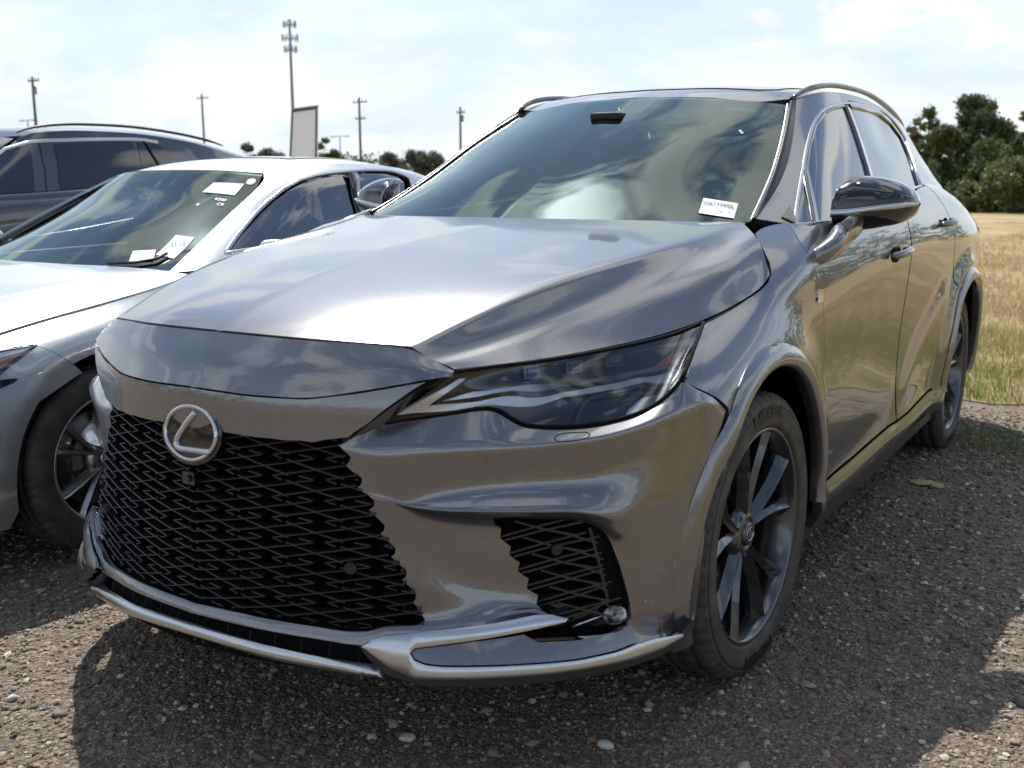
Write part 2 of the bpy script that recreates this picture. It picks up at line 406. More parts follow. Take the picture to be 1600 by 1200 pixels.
def glass(name, tint, ior=1.52, rough=0., dirt=.03, refl=(1, 1, 1)):
    """thin pane: fresnel reflection over tinted see-through"""
    m = bpy.data.materials.new(name); m.use_nodes = True; t = m.node_tree; t.nodes.clear()
    tr = nn(t, 'ShaderNodeBsdfTransparent'); tr.inputs[0].default_value = (*tint, 1)
    gl = nn(t, 'ShaderNodeBsdfGlossy'); gl.inputs[0].default_value = (*refl, 1); gl.inputs['Roughness'].default_value = rough
    fr = nn(t, 'ShaderNodeFresnel'); fr.inputs[0].default_value = ior
    # two faces of the pane reflect: 2F/(1+F)
    a = nn(t, 'ShaderNodeMath', operation='MULTIPLY'); a.inputs[1].default_value = 2; t.links.new(fr.outputs[0], a.inputs[0])
    b = nn(t, 'ShaderNodeMath', operation='ADD'); b.inputs[1].default_value = 1; t.links.new(fr.outputs[0], b.inputs[0])
    c = nn(t, 'ShaderNodeMath', operation='DIVIDE'); t.links.new(a.outputs[0], c.inputs[0]); t.links.new(b.outputs[0], c.inputs[1])
    mx_ = nn(t, 'ShaderNodeMixShader'); t.links.new(c.outputs[0], mx_.inputs[0]); t.links.new(tr.outputs[0], mx_.inputs[1]); t.links.new(gl.outputs[0], mx_.inputs[2])
    df = nn(t, 'ShaderNodeBsdfDiffuse'); df.inputs[0].default_value = (.55, .53, .5, 1)
    tc_ = nn(t, 'ShaderNodeTexCoord'); n = nn(t, 'ShaderNodeTexNoise', _Scale=14, _Detail=8, _Roughness=.75); t.links.new(tc_.outputs['Object'], n.inputs[0])
    mr = nn(t, 'ShaderNodeMapRange'); mr.inputs[1].default_value = .4; mr.inputs[2].default_value = .8; mr.inputs[3].default_value = dirt*.3; mr.inputs[4].default_value = dirt*2.2
    t.links.new(n.outputs[0], mr.inputs[0])
    m2 = nn(t, 'ShaderNodeMixShader'); t.links.new(mr.outputs[0], m2.inputs[0]); t.links.new(mx_.outputs[0], m2.inputs[1]); t.links.new(df.outputs[0], m2.inputs[2])
    o = nn(t, 'ShaderNodeOutputMaterial'); t.links.new(m2.outputs[0], o.inputs[0]); return m
M_ = {}
M_['grey'] = paint('grey metallic paint', (.190, .189, .199), .88, .29)
M_['silver'] = paint('silver metallic paint', (.44, .47, .50), .7, .36)
M_['navy'] = paint('dark metallic paint', (.055, .06, .072), .75, .3)
M_['black_gloss'] = pr('gloss black', (.008, .008, .009), .08, 0, 1, .01)
M_['black_plastic'] = pr('black plastic', (.018, .018, .019), .42); noise_bump(M_['black_plastic'], 600, .25, .0006)
M_['dark'] = pr('dark void', (.006, .006, .007), .8, spec=.1)
M_['grille'] = pr('grille plastic', (.020, .020, .022), .30, spec=.7)
M_['chrome'] = pr('satin chrome', (.62, .63, .65), .18, 1.0)
M_['satin'] = pr('satin silver trim', (.58, .60, .63), .26, 1.0); M_['bright'] = pr('bright moulding', (.66, .66, .65), .38, 1.0)
M_['rubber'] = pr('tyre rubber', (.028, .027, .026), .62, spec=.35)
M_['rim'] = pr('gunmetal rim', (.10, .103, .11), .25, .9, .8, .05)
M_['rim_silver'] = pr('machined rim', (.40, .41, .42), .28, .9)
M_['disc'] = pr('brake disc', (.22, .21, .2), .35, .9)
M_['lens'] = glass('headlight lens', (.92, .94, .97), 1.42, 0, .006)
M_['hl_dark'] = pr('headlight dark housing', (.012, .014, .02), .12, .3)
M_['drl'] = pr('daytime light bar', (.90, .94, .98), .30, .55)
M_['amber'] = pr('amber reflector', (.55, .16, .06), .2, 0, 1)
M_['ws'] = glass('windshield', (.46, .58, .54), 1.45, 0, .006, (.86, .98, .93))
M_['sideglass'] = glass('side glass', (.10, .115, .115), 2.2, 0, .008)
M_["rearglass"] = glass("rear glass", (.42, .50, .48), 1.5, 0, .01)
M_["darkglass"] = pr("privacy glass", (.010, .012, .018), .03, 0, 1, .0)
M_['paper'] = pr('paper', (.80, .82, .84), .7)
M_['ink'] = pr('ink', (.06, .06, .08), .6)
M_['interior'] = pr('dark interior', (.02, .021, .022), .7)
M_['seat'] = pr('seat leather', (.035, .035, .036), .5)
M_['dash'] = pr('dashboard', (.03, .034, .032), .6)
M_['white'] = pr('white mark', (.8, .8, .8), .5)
# ================================================================== the grey SUV
suv = empty('suv'); tag(suv, 'grey metallic SUV with mesh grille parked in the middle of the gravel', 'car')
G_ = M_['grey']
# ---- plan curve of the front, in polar form round the wheel axle
BC = np.array([(0, -1.05), (.2, -1.031), (.40, -.967), (.516, -.912), (.62, -.845), (.72, -.755), (.803, -.658), (.868, -.555), (.920, -.445), (.944, -.33), (.953, -.2), (.955, 0), (.955, .3)])
_c = curve(BC, 200); _ph = np.arctan2(_c[:, 0], -_c[:, 1]); _rh = np.linalg.norm(_c, axis=1)
def rhob(phi): return np.interp(np.abs(phi), _ph, _rh)
def pc(px, py, off=0.):
    d = ray(px, py); t = np.linspace(.8, 7, 1500)[:, None]; P = CO+d*t
    f = np.linalg.norm(P[:, :2], axis=1)-(rhob(np.arctan2(P[:, 0], -P[:, 1]))+off)
    k = np.argmax((f[:-1] > 0) & (f[1:] <= 0)); a, b = f[k], f[k+1]
    return P[k]+(P[k+1]-P[k])*a/(a-b)
def pcs(L, off=0.):
    return np.array([pc(q[0], q[1], q[2] if len(q) > 2 else off) for q in L])
# ---- hood
EDGE = np.array([px_x(710, 577, .545), px_x(770, 570, .592), px_x(830, 563, .64), px_x(900, 552, .685), px_x(960, 540, .723), px_x(1010, 529, .755), px_x(1060, 515, .785), px_x(1100, 500, .815), px_x(1135, 484, .835), px_x(1160, 470, .85), px_x(1185, 453, .861), px_x(1200, 438, .866)])
c0 = [(0, -.965, .967), (0, -.93, .983), (0, -.80, 1.025), (0, -.6, 1.068), (0, -.4, 1.103), (0, -.2, 1.131), (0, 0, 1.156), (0, .185, 1.178)]
c1 = [(.23, -.944, .964), (.235, -.9, .983), (.25, -.76, 1.022), (.27, -.56, 1.062), (.29, -.36, 1.096), (.32, -.14, 1.126), (.34, .05, 1.15), (.36, .235, 1.176)]
c2 = [(.455, -.87, .955), (.475, -.80, .975), (.505, -.70, 1.005), (.545, -.53, 1.045), (.59, -.33, 1.079), (.63, -.10, 1.108), (.665, .13, 1.135), (.705, .40, 1.170)]
c3 = [(.493, -.858, .932), (.515, -.785, .940), (.546, -.675, .962), (.590, -.505, .996), (.638, -.305, 1.031), (.682, -.10, 1.066), (.720, .10, 1.104), (.748, .335, 1.155)]
c4 = [(.523, -.847, .920), (.555, -.77, .928), (.594, -.66, .944), (.648, -.48, .972), (.706, -.28, 1.002), (.757, -.10, 1.034), (.798, .05, 1.072), (.810, .25, 1.122)]
c5 = list(EDGE)+[px_x(1203, 428, .866)]
hood = RS([c0, c1, c2, c3, c4, c5], sharp=(2,), su_=25)
panel('hood', hood, res=.02, mat=G_, parent=suv, sides=0, skirt=.02, gap=.001)
# ---- grille surface
def gp(z): return np.interp(z, [.36, .39, .5, .65, .75, .80, .853, .92], [-1.062, -1.065, -1.07, -1.062, -1.052, -1.049, -1.045, -1.02])
def grow(z, k=.52): x = np.linspace(0, .62, 20); return np.c_[x, gp(z)+k*x*x, np.full(20, z)]
grs = RS([grow(z) for z in (.915, .88, .84, .79, .75, .65, .5, .39, .35)], nu=120)
nl = grs.hit3([(308, 605.5), (345, 611), (380, 616), (420, 619.5), (480, 622), (560, 612), (620, 602), (668, 593), (701, 581)])
nl[0, 0] = 0; nl[-1] = (.5495, -.848, .897)
# ---- nose panel between hood and grille
n0 = [(0, -.970, .964), (.23, -.949, .961), (.40, -.897, .956), (.457, -.875, .950), (.500, -.860, .932), (.547, -.841, .906)]
nb = RS([n0, (np.array(curve(n0, 30))+curve(nl, 30))/2+A(0, -.005, .002), nl], nu=120)
panel('nose_panel', nb, res=.02, mat=G_, parent=suv, sides=0, skirt=.012, gap=.001)
# ---- upper gloss panel of the grille (body colour, above the mesh)
up_out = [(308, 607), (345, 613), (380, 618), (420, 621.5), (480, 624), (560, 615), (620, 605), (667, 597), (640, 613), (610, 634), (575, 662), (556, 674), (546, 683), (528, 685), (508, 687), (490, 691), (468, 688), (446, 688), (424, 685), (402, 683), (380, 680), (358, 676), (308, 668)]
uo = grs.hit(up_out); uo[0, 0] = 0; uo[-1, 0] = 0
panel('upper_grille_panel', grs, uo, res=.014, mat=G_, parent=suv, sides=0, skirt=.01, off=.003, gap=.001)
# ---- grille opening edge with its scalloped teeth
teeth = [(546, 684), (541, 690), (526, 695), (537, 704), (548, 714), (545, 722), (539, 727), (552, 738), (565, 747), (565, 754), (558.5, 761), (572, 772), (585, 783), (584, 791), (576, 797), (588, 808), (601, 821), (600, 829), (594, 834), (606, 845), (618, 857), (617, 865), (611, 870), (623, 881), (635, 893), (634, 901), (628, 906), (639, 916), (650, 928), (649, 936), (645, 941), (656, 955), (664, 969)]
low_edge = [(664, 969), (655, 976), (620, 977), (600, 979), (575, 986), (542, 986), (500, 980), (433, 970), (380, 959), (330, 948)]
TE = grs.hit3(teeth); LE = grs.hit3(low_edge)
# ---- bumper: rows from headlight bottom to chrome
r0 = pcs([(536, 690, -.004), (572, 676, -.022), (598, 664, -.04), (640, 657, -.045), (680, 652, -.047), (720, 646, -.048), (755, 641, -.05), (775, 643, -.05), (795, 656, -.046), (815, 666, -.043), (860, 670, -.042), (900, 669, -.042), (930, 665.5, -.042), (965, 658, -.041), (1000, 647, -.04), (1030, 630, -.038), (1050, 613, -.036), (1060, 602, -.034), (1064, 594, -.032), (1090, 609, -.022), (1114, 621, -.010), (1134, 641, .0)])
r1 = pcs([(522, 699, -.004), (556, 706, -.001), (600, 709, 0), (650, 706, .001), (700, 704, .001), (760, 701, .001), (800, 699, .001), (850, 695, .001), (900, 690, .0), (950, 682, .0), (1000, 667, 0), (1040, 652, 0), (1080, 638, 0), (1106, 629, .002), (1131, 652, .002)])
r2 = pcs([(548, 757, 0), (600, 772, -.003), (632, 784, -.003), (665, 778, -.005), (700, 773, -.006), (740, 769, -.006), (780, 766, -.006), (850, 762, -.006), (930, 756, -.006), (975, 745, -.004), (1010, 735, 0), (1050, 722, .0), (1100, 708, .002), (1118, 700, .002)])
r3 = pcs([(554, 767, 0), (605, 780, -.001), (632, 789, .002), (665, 794, .012), (700, 797.5, .020), (740, 798, .026), (780, 798.5, .030), (850, 798, .032), (900, 798, .032), (940, 803, .030), (975, 806, .022), (1010, 790, .010), (1055, 775, .006), (1104, 760, .002)])
r4 = pcs([(556, 770, 0), (607, 783, -.001), (632, 792, .000), (665, 799, .008), (700, 803, .012), (740, 806, .014), (780, 808, .015), (850, 809, .016), (900, 810, .016), (935, 817, .016), (962, 832, .014), (1000, 830, .010), (1050, 815, .006), (1102, 790, .002)])
r45 = pcs([(557, 773, 0), (608, 786, -.001), (632, 795, -.004), (665, 803, -.008), (700, 808, -.012), (740, 811, -.014), (780, 813, -.014), (850, 815, -.012), (900, 818, -.008), (935, 828, .002), (968, 848, .006), (1004, 852, .008), (1050, 850, .005), (1101, 830, .002)])
r5 = pcs([(588, 828, 0), (640, 850, -.010), (680, 862, -.018), (730, 870, -.020), (800, 874, -.018), (860, 876, -.014), (920, 884, -.004), (972, 890, .006), (1010, 892, .008), (1050, 892, .004), (1097, 870, -.002)])
r6 = pcs([(624, 905, 0), (680, 918, -.008), (730, 926, -.014), (800, 930, -.014), (860, 932, -.010), (920, 940, .0), (980, 950, .008), (1020, 950, .008), (1055, 945, .002), (1092, 915, -.006)])
r7 = pcs([(654, 971, 0), (700, 970, .004), (750, 963, .006), (800, 956, .006), (840, 955, .006), (880, 968, .006), (930, 984, .010), (985, 990, .012), (1020, 990, .006), (1055, 982, .0), (1086, 962, -.008)])
r8 = pcs([(655, 985, .02), (700, 985, .022), (750, 978, .024), (800, 970, .026), (840, 964, .026), (880, 985, .028), (930, 1003, .03), (985, 1006, .026), (1020, 1003, .014), (1055, 992, .006), (1084, 968, -.006)])
bmp = RS([r0, r1, r2, r3, r4, r45, r5, r6, r7, r8], sharp=(1, 3, 4), nu=260, su_=14)
# outline: left edge is the scalloped grille edge
te_uv = [(u, v) for u, v in bmp.hit(teeth)]
vent = [(768, 811), (774, 820), (783, 826), (782, 841), (790, 848), (798, 854), (796, 867), (804, 874), (812, 879), (809, 892), (817, 899), (826, 904), (823, 919), (831, 925), (841, 930), (838, 944), (846, 952), (860, 962), (885, 972), (850, 983), (820, 991), (826, 999), (842, 1003), (900, 999), (960, 986), (980, 977), (986, 965), (985, 945), (976, 910), (966, 876), (955, 848), (942, 830), (925, 820), (900, 814), (860, 811.5), (810, 810)]
nv1 = bmp.nv-1; nu1 = bmp.nu-1
def grille_cut_mod(rs):
    pass
out = [(nu1*t, 0) for t in np.linspace(0, 1, 60)]+[(nu1, t) for t in np.linspace(0, nv1, 40)[1:]]+[(nu1*t, nv1) for t in np.linspace(1, 0, 60)[1:]]+[(0., nv1*.97)]+[tuple(q) for q in bmp.hit(teeth[::-1])]
panel('front_bumper', bmp, out, holes=[bmp.hit(vent)], res=.013, mat=G_, parent=suv, sides=2, skirt=.014, gap=.0008)
# ---- strip of bumper between upper grille panel and headlight
sa = pcs([(545, 688, -.006), (575, 664, -.012), (610, 638, -.022), (640, 618, -.034), (668, 599.5, -.048), (702, 582.5, -.075)])
sb = pcs([(600, 664.5, -.04), (622, 648, -.046), (645, 631, -.054), (670, 612, -.064), (690, 597, -.074), (709, 583, -.085)])
stp = RS([sa, (curve(sa, 30)+curve(sb, 30))/2+A(0, -.004, .002), sb], nu=60)
panel('bumper_strip', stp, res=.012, mat=G_, parent=suv, sides=2, skirt=.012, gap=.0008)

# ---- grille mesh: interlocked blades
def gsurf(x, z, off=0.):
    x = np.asarray(x, float); z = np.asarray(z, float); y = gp(z)+.52*x*x
    n = np.stack([1.04*x, -np.ones_like(x), np.zeros_like(x)], -1); n /= np.linalg.norm(n, axis=-1, keepdims=True)
    return np.stack([x, y, z], -1)+n*off
mtop = grs.hit3([(546, 683), (528, 685), (508, 687), (490, 691), (468, 688), (446, 688), (424, 685), (402, 683), (380, 680), (358, 676), (308, 668)])
reg = np.vstack([TE[:, [0, 2]], LE[:, [0, 2]]+A(0, .004), [[0, LE[-1, 2]]], [[0, mtop[-1, 2]]], mtop[::-1][:, [0, 2]]])
GP, GQ = .118, .0445
nd = grs.hit3([(488, 733.5), (422.5, 729)])
gx0 = nd[0, 0]; gz0 = nd[0, 2]
blades = []
for i in range(-7, 4):
    for j in range(-4, 12):
        cx, cz = gx0+i*GP, gz0-j*GQ
        for pl in (((-.58, -.64), (-.78, -.47), (1.02, .47), (.74, .62)), ((-.5, .36), (.55, -.40))):
            pl = np.array(pl); q = [pl[0]]
            for a_, b_ in zip(pl[:-1], pl[1:]):
                m_ = max(2, int(np.linalg.norm((b_-a_)*A(GP, GQ))/.006))
                q += [a_+(b_-a_)*t_/m_ for t_ in range(1, m_+1)]
            q = np.array(q); blades.append(np.c_[cx+GP*q[:, 0], cz+GQ*q[:, 1]])
gm = MB(); gd = MB()
def fin(mb, L, w=.0034, f0=-.003, f1=-.034):
    X = gsurf(L[:, 0], L[:, 1]); d = np.gradient(L, axis=0); d /= np.linalg.norm(d, axis=1, keepdims=True)
    pz = np.stack([-d[:, 1], np.zeros(len(d)), d[:, 0]], 1)
    n = (gsurf(L[:, 0], L[:, 1], 1)-X)
    prf = [(-1, f1), (-.9, f0-.0012), (-.4, f0), (.4, f0), (.9, f0-.0012), (1, f1)]
    V = np.array([x+p*(w*.5*a)+q*o for x, p, q in zip(X, pz, n) for a, o in prf]); m = len(prf); k = len(X)
    mb.add(V, [(i*m+j, i*m+j+1, (i+1)*m+j+1, (i+1)*m+j) for i in range(k-1) for j in range(m-1)])
for L in blades:
    k = inside(L+A(.002, 0), reg) & (L[:, 0] > -.007)
    # keep contiguous pieces
    run = []
    for q, ok in zip(list(L)+[None], list(k)+[False]):
        if ok: run.append(q)
        else:
            if len(run) > 1:
                R_ = np.array(run); fin(gm, R_); R2 = R_*A(-1, 1); fin(gm, R2)
            run = []
grille = gm.build('grille_mesh', M_['grille'], suv, smooth=False)
# backing: dark shutter slats behind the mesh
bk = MB()
zz = np.linspace(.31, .84, 27); xs = np.linspace(-.6, .6, 31)
V = np.array([gsurf(x, z, -.055-.015*(k % 2)) for k, z in enumerate(zz) for x in xs]); m = len(xs)
bk.add(V, [(i*m+j, i*m+j+1, (i+1)*m+j+1, (i+1)*m+j) for i in range(len(zz)-1) for j in range(m-1)])
bk.build('grille_shutter', M_['dark'], suv, smooth=False)
# rim of the grille opening (thin dark lip along the lower edge)
mb = MB()
for sg in (1, -1):
    E_ = LE*A(sg, 1, 1); mb.tube(curve(E_, 40)+A(0, -.002, -.004), .006, 6)
mb.build('grille_lip', M_['black_plastic'], suv, smooth=True)
# ---- lower fascia sheet
def lsrow(z, off, n=60):
    ph = np.linspace(0, 1.36, n); g = np.interp(ph, [0, .75, 1.05, 1.36], [1, 1, .75, .05])
    r = rhob(ph)+off*g
    return np.c_[r*np.sin(ph), -r*np.cos(ph), np.full(n, z)]
LS = RS([lsrow(z, o) for z, o in ((.43, .0), (.395, .012), (.365, .028), (.335, .038), (.30, .046), (.26, .052), (.22, .05), (.18, .034), (.15, .01))], nu=200, sub=6)
lipP = [(328, 948), (380, 959), (433, 970), (500, 980.5), (542, 987), (575, 987), (600, 980), (655, 977), (664, 971), (720, 966), (790, 955.5), (838, 951), (858, 960.5), (832, 961.5), (760, 976.5), (660, 987.5), (602, 993), (583, 998.5), (567, 1009), (540, 1006), (500, 999), (433, 988), (388, 979), (328, 965)]
def P0(L):
    u = LS.hit(L); X = LS.at(u)
    for k in range(len(u)):
        if abs(L[k][0]-328) < 1: u[k, 0] = 0
    return u
panel('bumper_lip', LS, P0(lipP), res=.02, mat=G_, parent=suv, sides=0, skirt=.02, gap=0, bulge=.001, bn=.22, tilt=.15)
slot = [(328, 963), (388, 977), (433, 986), (500, 997), (540, 1004), (580, 1009), (600, 1050), (560, 1042), (500, 1027), (433, 1012), (388, 1002), (328, 985)]
panel('lower_intake', LS, [(0, 8), (100, 8), (100, 27.5), (0, 28.5)], res=.03, mat=M_['dark'], parent=suv, sides=0, skirt=.0, off=-.030, gap=0)
mb = MB(); mb.box((0, -.86, .315), (.46, .05, .07)); mb.build('slot_light_block', M_['dark'], suv)  # dark box added behind the lower slot so no light shows through
for u_ in np.linspace(2, 92, 11):
    for sg in (1, -1):
        iv = MB(); a = LS.at([(u_, 18)], off=-.032)[0]*A(sg, 1, 1); b = LS.at([(u_, 27)], off=-.03)[0]*A(sg, 1, 1); iv.tube([a, b], .003, 4); iv.build('intake_slat', M_['black_plastic'], suv)
blade = [(328, 983), (388, 1000), (433, 1010.5), (500, 1025), (560, 1040), (592, 1049), (598, 1056), (560, 1053.5), (500, 1043.5), (433, 1031), (388, 1018), (330, 999)]
bu = P0(blade); bu[-1, 0] = 0
panel('lower_blade', LS, bu, res=.015, mat=M_['satin'], parent=suv, sides=0, skirt=.03, off=.006, gap=0, bulge=.005, bn=.7)
chC = [(569, 1009), (583, 999), (602, 993.5), (660, 988), (760, 977), (832, 962), (858, 961), (885, 968), (880, 973), (800, 990), (700, 1005), (650, 1011.5), (642, 1019), (648, 1030), (665, 1037), (690, 1040), (740, 1040), (820, 1037), (900, 1030), (960, 1017), (990, 1005), (1020, 996), (1061, 989), (1062, 993), (1030, 1012), (985, 1028), (900, 1045), (800, 1055), (720, 1059), (650, 1058), (608, 1040)]
panel('bumper_trim', LS, LS.hit(chC), res=.012, mat=M_['satin'], parent=suv, sides=2, skirt=.02, off=.012, gap=0, bulge=.004, bn=.35)
ins = [(643, 1019), (652, 1013), (740, 1002), (818, 991), (840, 1003), (900, 1000), (962, 987), (984, 977), (992, 985), (990, 1004), (960, 1016), (900, 1029), (820, 1036), (740, 1039), (690, 1039), (665, 1036), (648, 1029)]
panel('bumper_insert', LS, LS.hit(ins), res=.015, mat=G_, parent=suv, sides=2, skirt=.012, off=.004, gap=.0005, tilt=.30)
val = [(560, 1010), (569, 1011), (608, 1043), (650, 1060), (720, 1061), (800, 1057), (900, 1047), (985, 1030), (1030, 1014), (1062, 995), (1084, 968), (1090, 975), (1070, 1003), (1030, 1028), (950, 1053), (850, 1068), (760, 1075), (660, 1073), (600, 1054), (575, 1030)]
panel('front_valance', LS, LS.hit(val), res=.02, mat=M_['black_plastic'], parent=suv, sides=2, skirt=.03, off=-.004, gap=0)
# ---- side vent in the bumper: recessed bowl, fins, fog lamp
vh = bmp.hit(vent)
VS = RS([pcs([(740, y, -.06), (800, y, -.06), (860, y, -.055), (920, y, -.05), (1000, y, -.045)]) for y in (800, 850, 900, 950, 1010)], nu=60)
panel('vent_back', VS, None, res=.03, mat=M_['dark'], parent=suv, sides=2, skirt=0, gap=0)
VF = RS([pcs([(740, y, -.022), (800, y, -.024), (860, y, -.020), (920, y, -.014), (1000, y, -.004)]) for y in (800, 850, 900, 950, 1010)], nu=60)
for sg in (1, -1):
    mb = MB()
    def rib(L, w=.004, dep=.03, lift=0.):
        u = VF.hit(L); V, F = strip(VF, u, w, .002, 'flat', lift=lift); N = VF.at(dens(u, VF, .015, closed=False), 'N')
        V = V.reshape(-1, 4, 3); V[:, 0] -= N*dep; V[:, 3] -= N*dep; V = V.reshape(-1, 3)
        V = V*A(sg, 1, 1); mb.add(V, F if sg > 0 else [f[::-1] for f in F])
    for k in range(6):
        y = 826+k*25.5; x = 784+k*13.5
        rib([(x, y+12), (x+52, y-3), (x+118, y-20)]); rib([(x+4, y+18), (x+60, y+3), (min(x+140, 932+k*4), y-14)])
        rib([(x+20, y-12), (x+70, y+2), (min(x+120, 935+k*4), y+10)]); rib([(x+52, y-3), (x+100, y+8), (min(x+150, 938+k*4), y+22)])
    rib([(921, 824), (928, 850), (936, 880), (944, 915), (950, 940)], .006, .04)
    mb.build('vent_mesh', M_['grille'], suv)
panel('vent_side_panel', VF, VF.hit([(924, 822), (955, 838), (968, 866), (980, 910), (988, 945), (950, 941), (940, 900), (930, 855)]), res=.015, mat=M_['dark'], parent=suv, sides=2, gap=0)
panel('vent_floor', VF, VF.hit([(838, 944), (900, 950), (950, 945), (990, 944), (988, 975), (960, 990), (900, 1004), (840, 1008), (815, 990), (885, 972), (846, 952)]), res=.015, mat=M_['black_gloss'], parent=suv, sides=2, gap=0, off=-.012)
for sg in (1, -1):
    MI_ = A(sg, 1, 1)
    fc = VF.at(VF.hit([(960, 960)]), off=.004)[0]; fn_ = VF.at(VF.hit([(960, 960)]), 'N')[0]
    e1 = np.cross(fn_, A(0, 0, 1)); e1 /= np.linalg.norm(e1); e2 = np.cross(e1, fn_)
    fog = MB(); n = 24
    rr = [(1.0, 0), (.92, .006), (.7, .010), (.35, .012), (0.02, .0125)]
    V = [fc+(e1*math.cos(q)*.030+e2*math.sin(q)*.023)*r_+fn_*h_ for r_, h_ in rr for q in np.linspace(0, 2*math.pi, n, endpoint=False)]
    F = [(i*n+k, i*n+(k+1) % n, (i+1)*n+(k+1) % n, (i+1)*n+k) for i in range(len(rr)-1) for k in range(n)]
    fog.add(np.array(V)*MI_, F)
    fo = fog.build('fog_lamp', M_['lens'], suv, smooth=True)
    rf = MB(); V = []
    for i in range(7):
        for k in range(n):
            q = 2*math.pi*k/n; r_ = 1-i/7; V.append(fc+(e1*math.cos(q)*.029+e2*math.sin(q)*.022)*r_-fn_*(.006*(i % 2)+.003))
    rf.add(np.array(V)*MI_, [(i*n+k, i*n+(k+1) % n, (i+1)*n+(k+1) % n, (i+1)*n+k) for i in range(6) for k in range(n)])
    rf.build('reflector', M_['chrome'], fo)
    rod = MB(); a = VF.at(VF.hit([(893, 980), (940, 962)]), off=.0); rod.tube(a*MI_, .0035, 6); rod.build('vent_rod', M_['chrome'], suv, smooth=True)
    # parking sensors
    for px_, py_, S_ in ((868, 857, VF),):
        c = VF.at(VF.hit([(px_, py_)]), off=.004)[0]; mb = MB()
        mb.tube(np.array([c, c+fn_*.006])*MI_, .012, 16); mb.build('parking_sensor', M_['black_plastic'], suv)
for sg in (1, -1):
    c = gsurf(.385, .50, -.004)*A(sg, 1, 1); mb = MB(); nn_ = gsurf(.385, .5, .006)*A(sg, 1, 1); mb.tube([c, nn_], .013, 16); mb.build('parking_sensor', M_['black_plastic'], suv)
c = gsurf(0, .655, -.01); mb = MB(); mb.box(c, (.018, .02, .014)); mb.tube([c+A(0, -.02, 0), c+A(0, -.026, 0)], .009, 14); mb.build('front_camera', M_['black_gloss'], suv)
# washer cover: a thin seam on the shoulder
wc = bmp.hit([(866, 686), (870, 680), (885, 676.5), (915, 675), (922, 678), (918, 684), (900, 689), (872, 690)])
strips('washer_cover_seam', [strip(bmp, wc, .0022, .0006, 'flat', closed=True)], M_['dark'], suv, 2)
# ---- emblem
em = px_x(301, 676, 0); tl = math.atan2(.03, .10)
E2 = A(0, .16, 1); E2 /= np.linalg.norm(E2); E1 = A(1, 0, 0); EN = A(0, -1, .16); EN /= np.linalg.norm(EN)
emc = grs.at(grs.hit([(301, 676)]))[0]; emc[0] = 0; emc = em.copy()
def disc(mb, c, a, b, h0, h1, n=48, e1=E1, e2=E2, en=EN):
    rr = [(1, h0), (1, h1*.8), (.96, h1), (0.001, h1)]
    V = [c+(e1*math.cos(q)*a+e2*math.sin(q)*b)*r_+en*h_ for r_, h_ in rr for q in np.linspace(0, 2*math.pi, n, endpoint=False)]
    mb.add(V, [(i*n+k, i*n+(k+1) % n, (i+1)*n+(k+1) % n, (i+1)*n+k) for i in range(len(rr)-1) for k in range(n)])
mb = MB(); disc(mb, emc, .092, .070, -.03, .004); badge = mb.build('badge', M_['black_gloss'], suv, smooth=False)
mb = MB()
q = np.linspace(0, 2*math.pi, 60)
ringp = np.array([emc+E1*math.cos(t)*.078+E2*math.sin(t)*.058+EN*.006 for t in q]); mb.tube(ringp, .0052, 8, cap=False)
Lp = [(.012, .046), (-.012, .020), (-.034, -.010), (-.040, -.022), (-.038, -.032), (-.028, -.036), (.0, -.036), (.066, -.034)]
mb.tube(np.array([emc+E1*a+E2*b+EN*.006 for a, b in curve(np.array([(*p_, 0) for p_ in Lp]), 40)[:, :2]]), .0092, 8, squash=(1, .8))
mb.build('emblem', M_['chrome'], badge, smooth=True)
# ---- headlight
ht = np.array([px_x(713, 583, .552), px_x(770, 575.5, .60), px_x(830, 568.5, .648), px_x(900, 557.5, .695), px_x(960, 546, .733), px_x(1010, 535, .766), px_x(1060, 521, .797), px_x(1098, 505.5, .828)])
hb = pcs([(601, 661, -.040), (640, 654, -.045), (680, 649, -.047), (720, 643, -.048), (755, 638.5, -.05), (777, 640.5, -.05), (797, 653, -.046), (817, 663, -.043), (860, 667, -.042), (900, 666, -.042), (930, 662.5, -.042), (965, 655, -.041), (1000, 644, -.04), (1030, 627, -.038), (1048, 611, -.036), (1060, 598, -.034), (1069, 583, -.032)])
hm = (curve(ht, 60)+curve(hb, 60))/2
nrm_ = hm-A(0, .2, .80); nrm_[:, 2] = .1; nrm_ /= np.linalg.norm(nrm_, axis=1, keepdims=True)
hls = RS([ht, hm+nrm_*(.016*np.clip((1-np.linspace(0, 1, 60))/.35, 0, 1)[:, None]-.004*np.clip((np.linspace(0, 1, 60)-.8)/.2, 0, 1)[:, None]), hb], nu=160, sub=16)
hlp = panel('headlight', hls, None, res=.02, mat=M_['lens'], parent=suv, sides=2, skirt=.0, gap=.0015)
M_['projlens'] = pr('projector glass', (.10, .12, .16), .08, .6)
def hpart(name, pix, off, mat, nz=0.):
    u = hls.hit(pix)
    for sgn, par in zip((1, -1), hlp):
        o = panel(name, hls, u, res=.015, mat=mat, parent=par, sides=1, skirt=.006, off=off, gap=0)[0]
        if sgn < 0:
            o.scale = (-1, 1, 1)
        if nz:
            ln = np.array([l.normal[:] for l in o.data.corner_normals] if hasattr(o.data, 'corner_normals') and False else [c_.vector[:] for c_ in o.data.corner_normals]); ln[:, 2] += nz; ln /= np.linalg.norm(ln, axis=1, keepdims=True); o.data.normals_split_custom_set([tuple(v_) for v_ in ln])
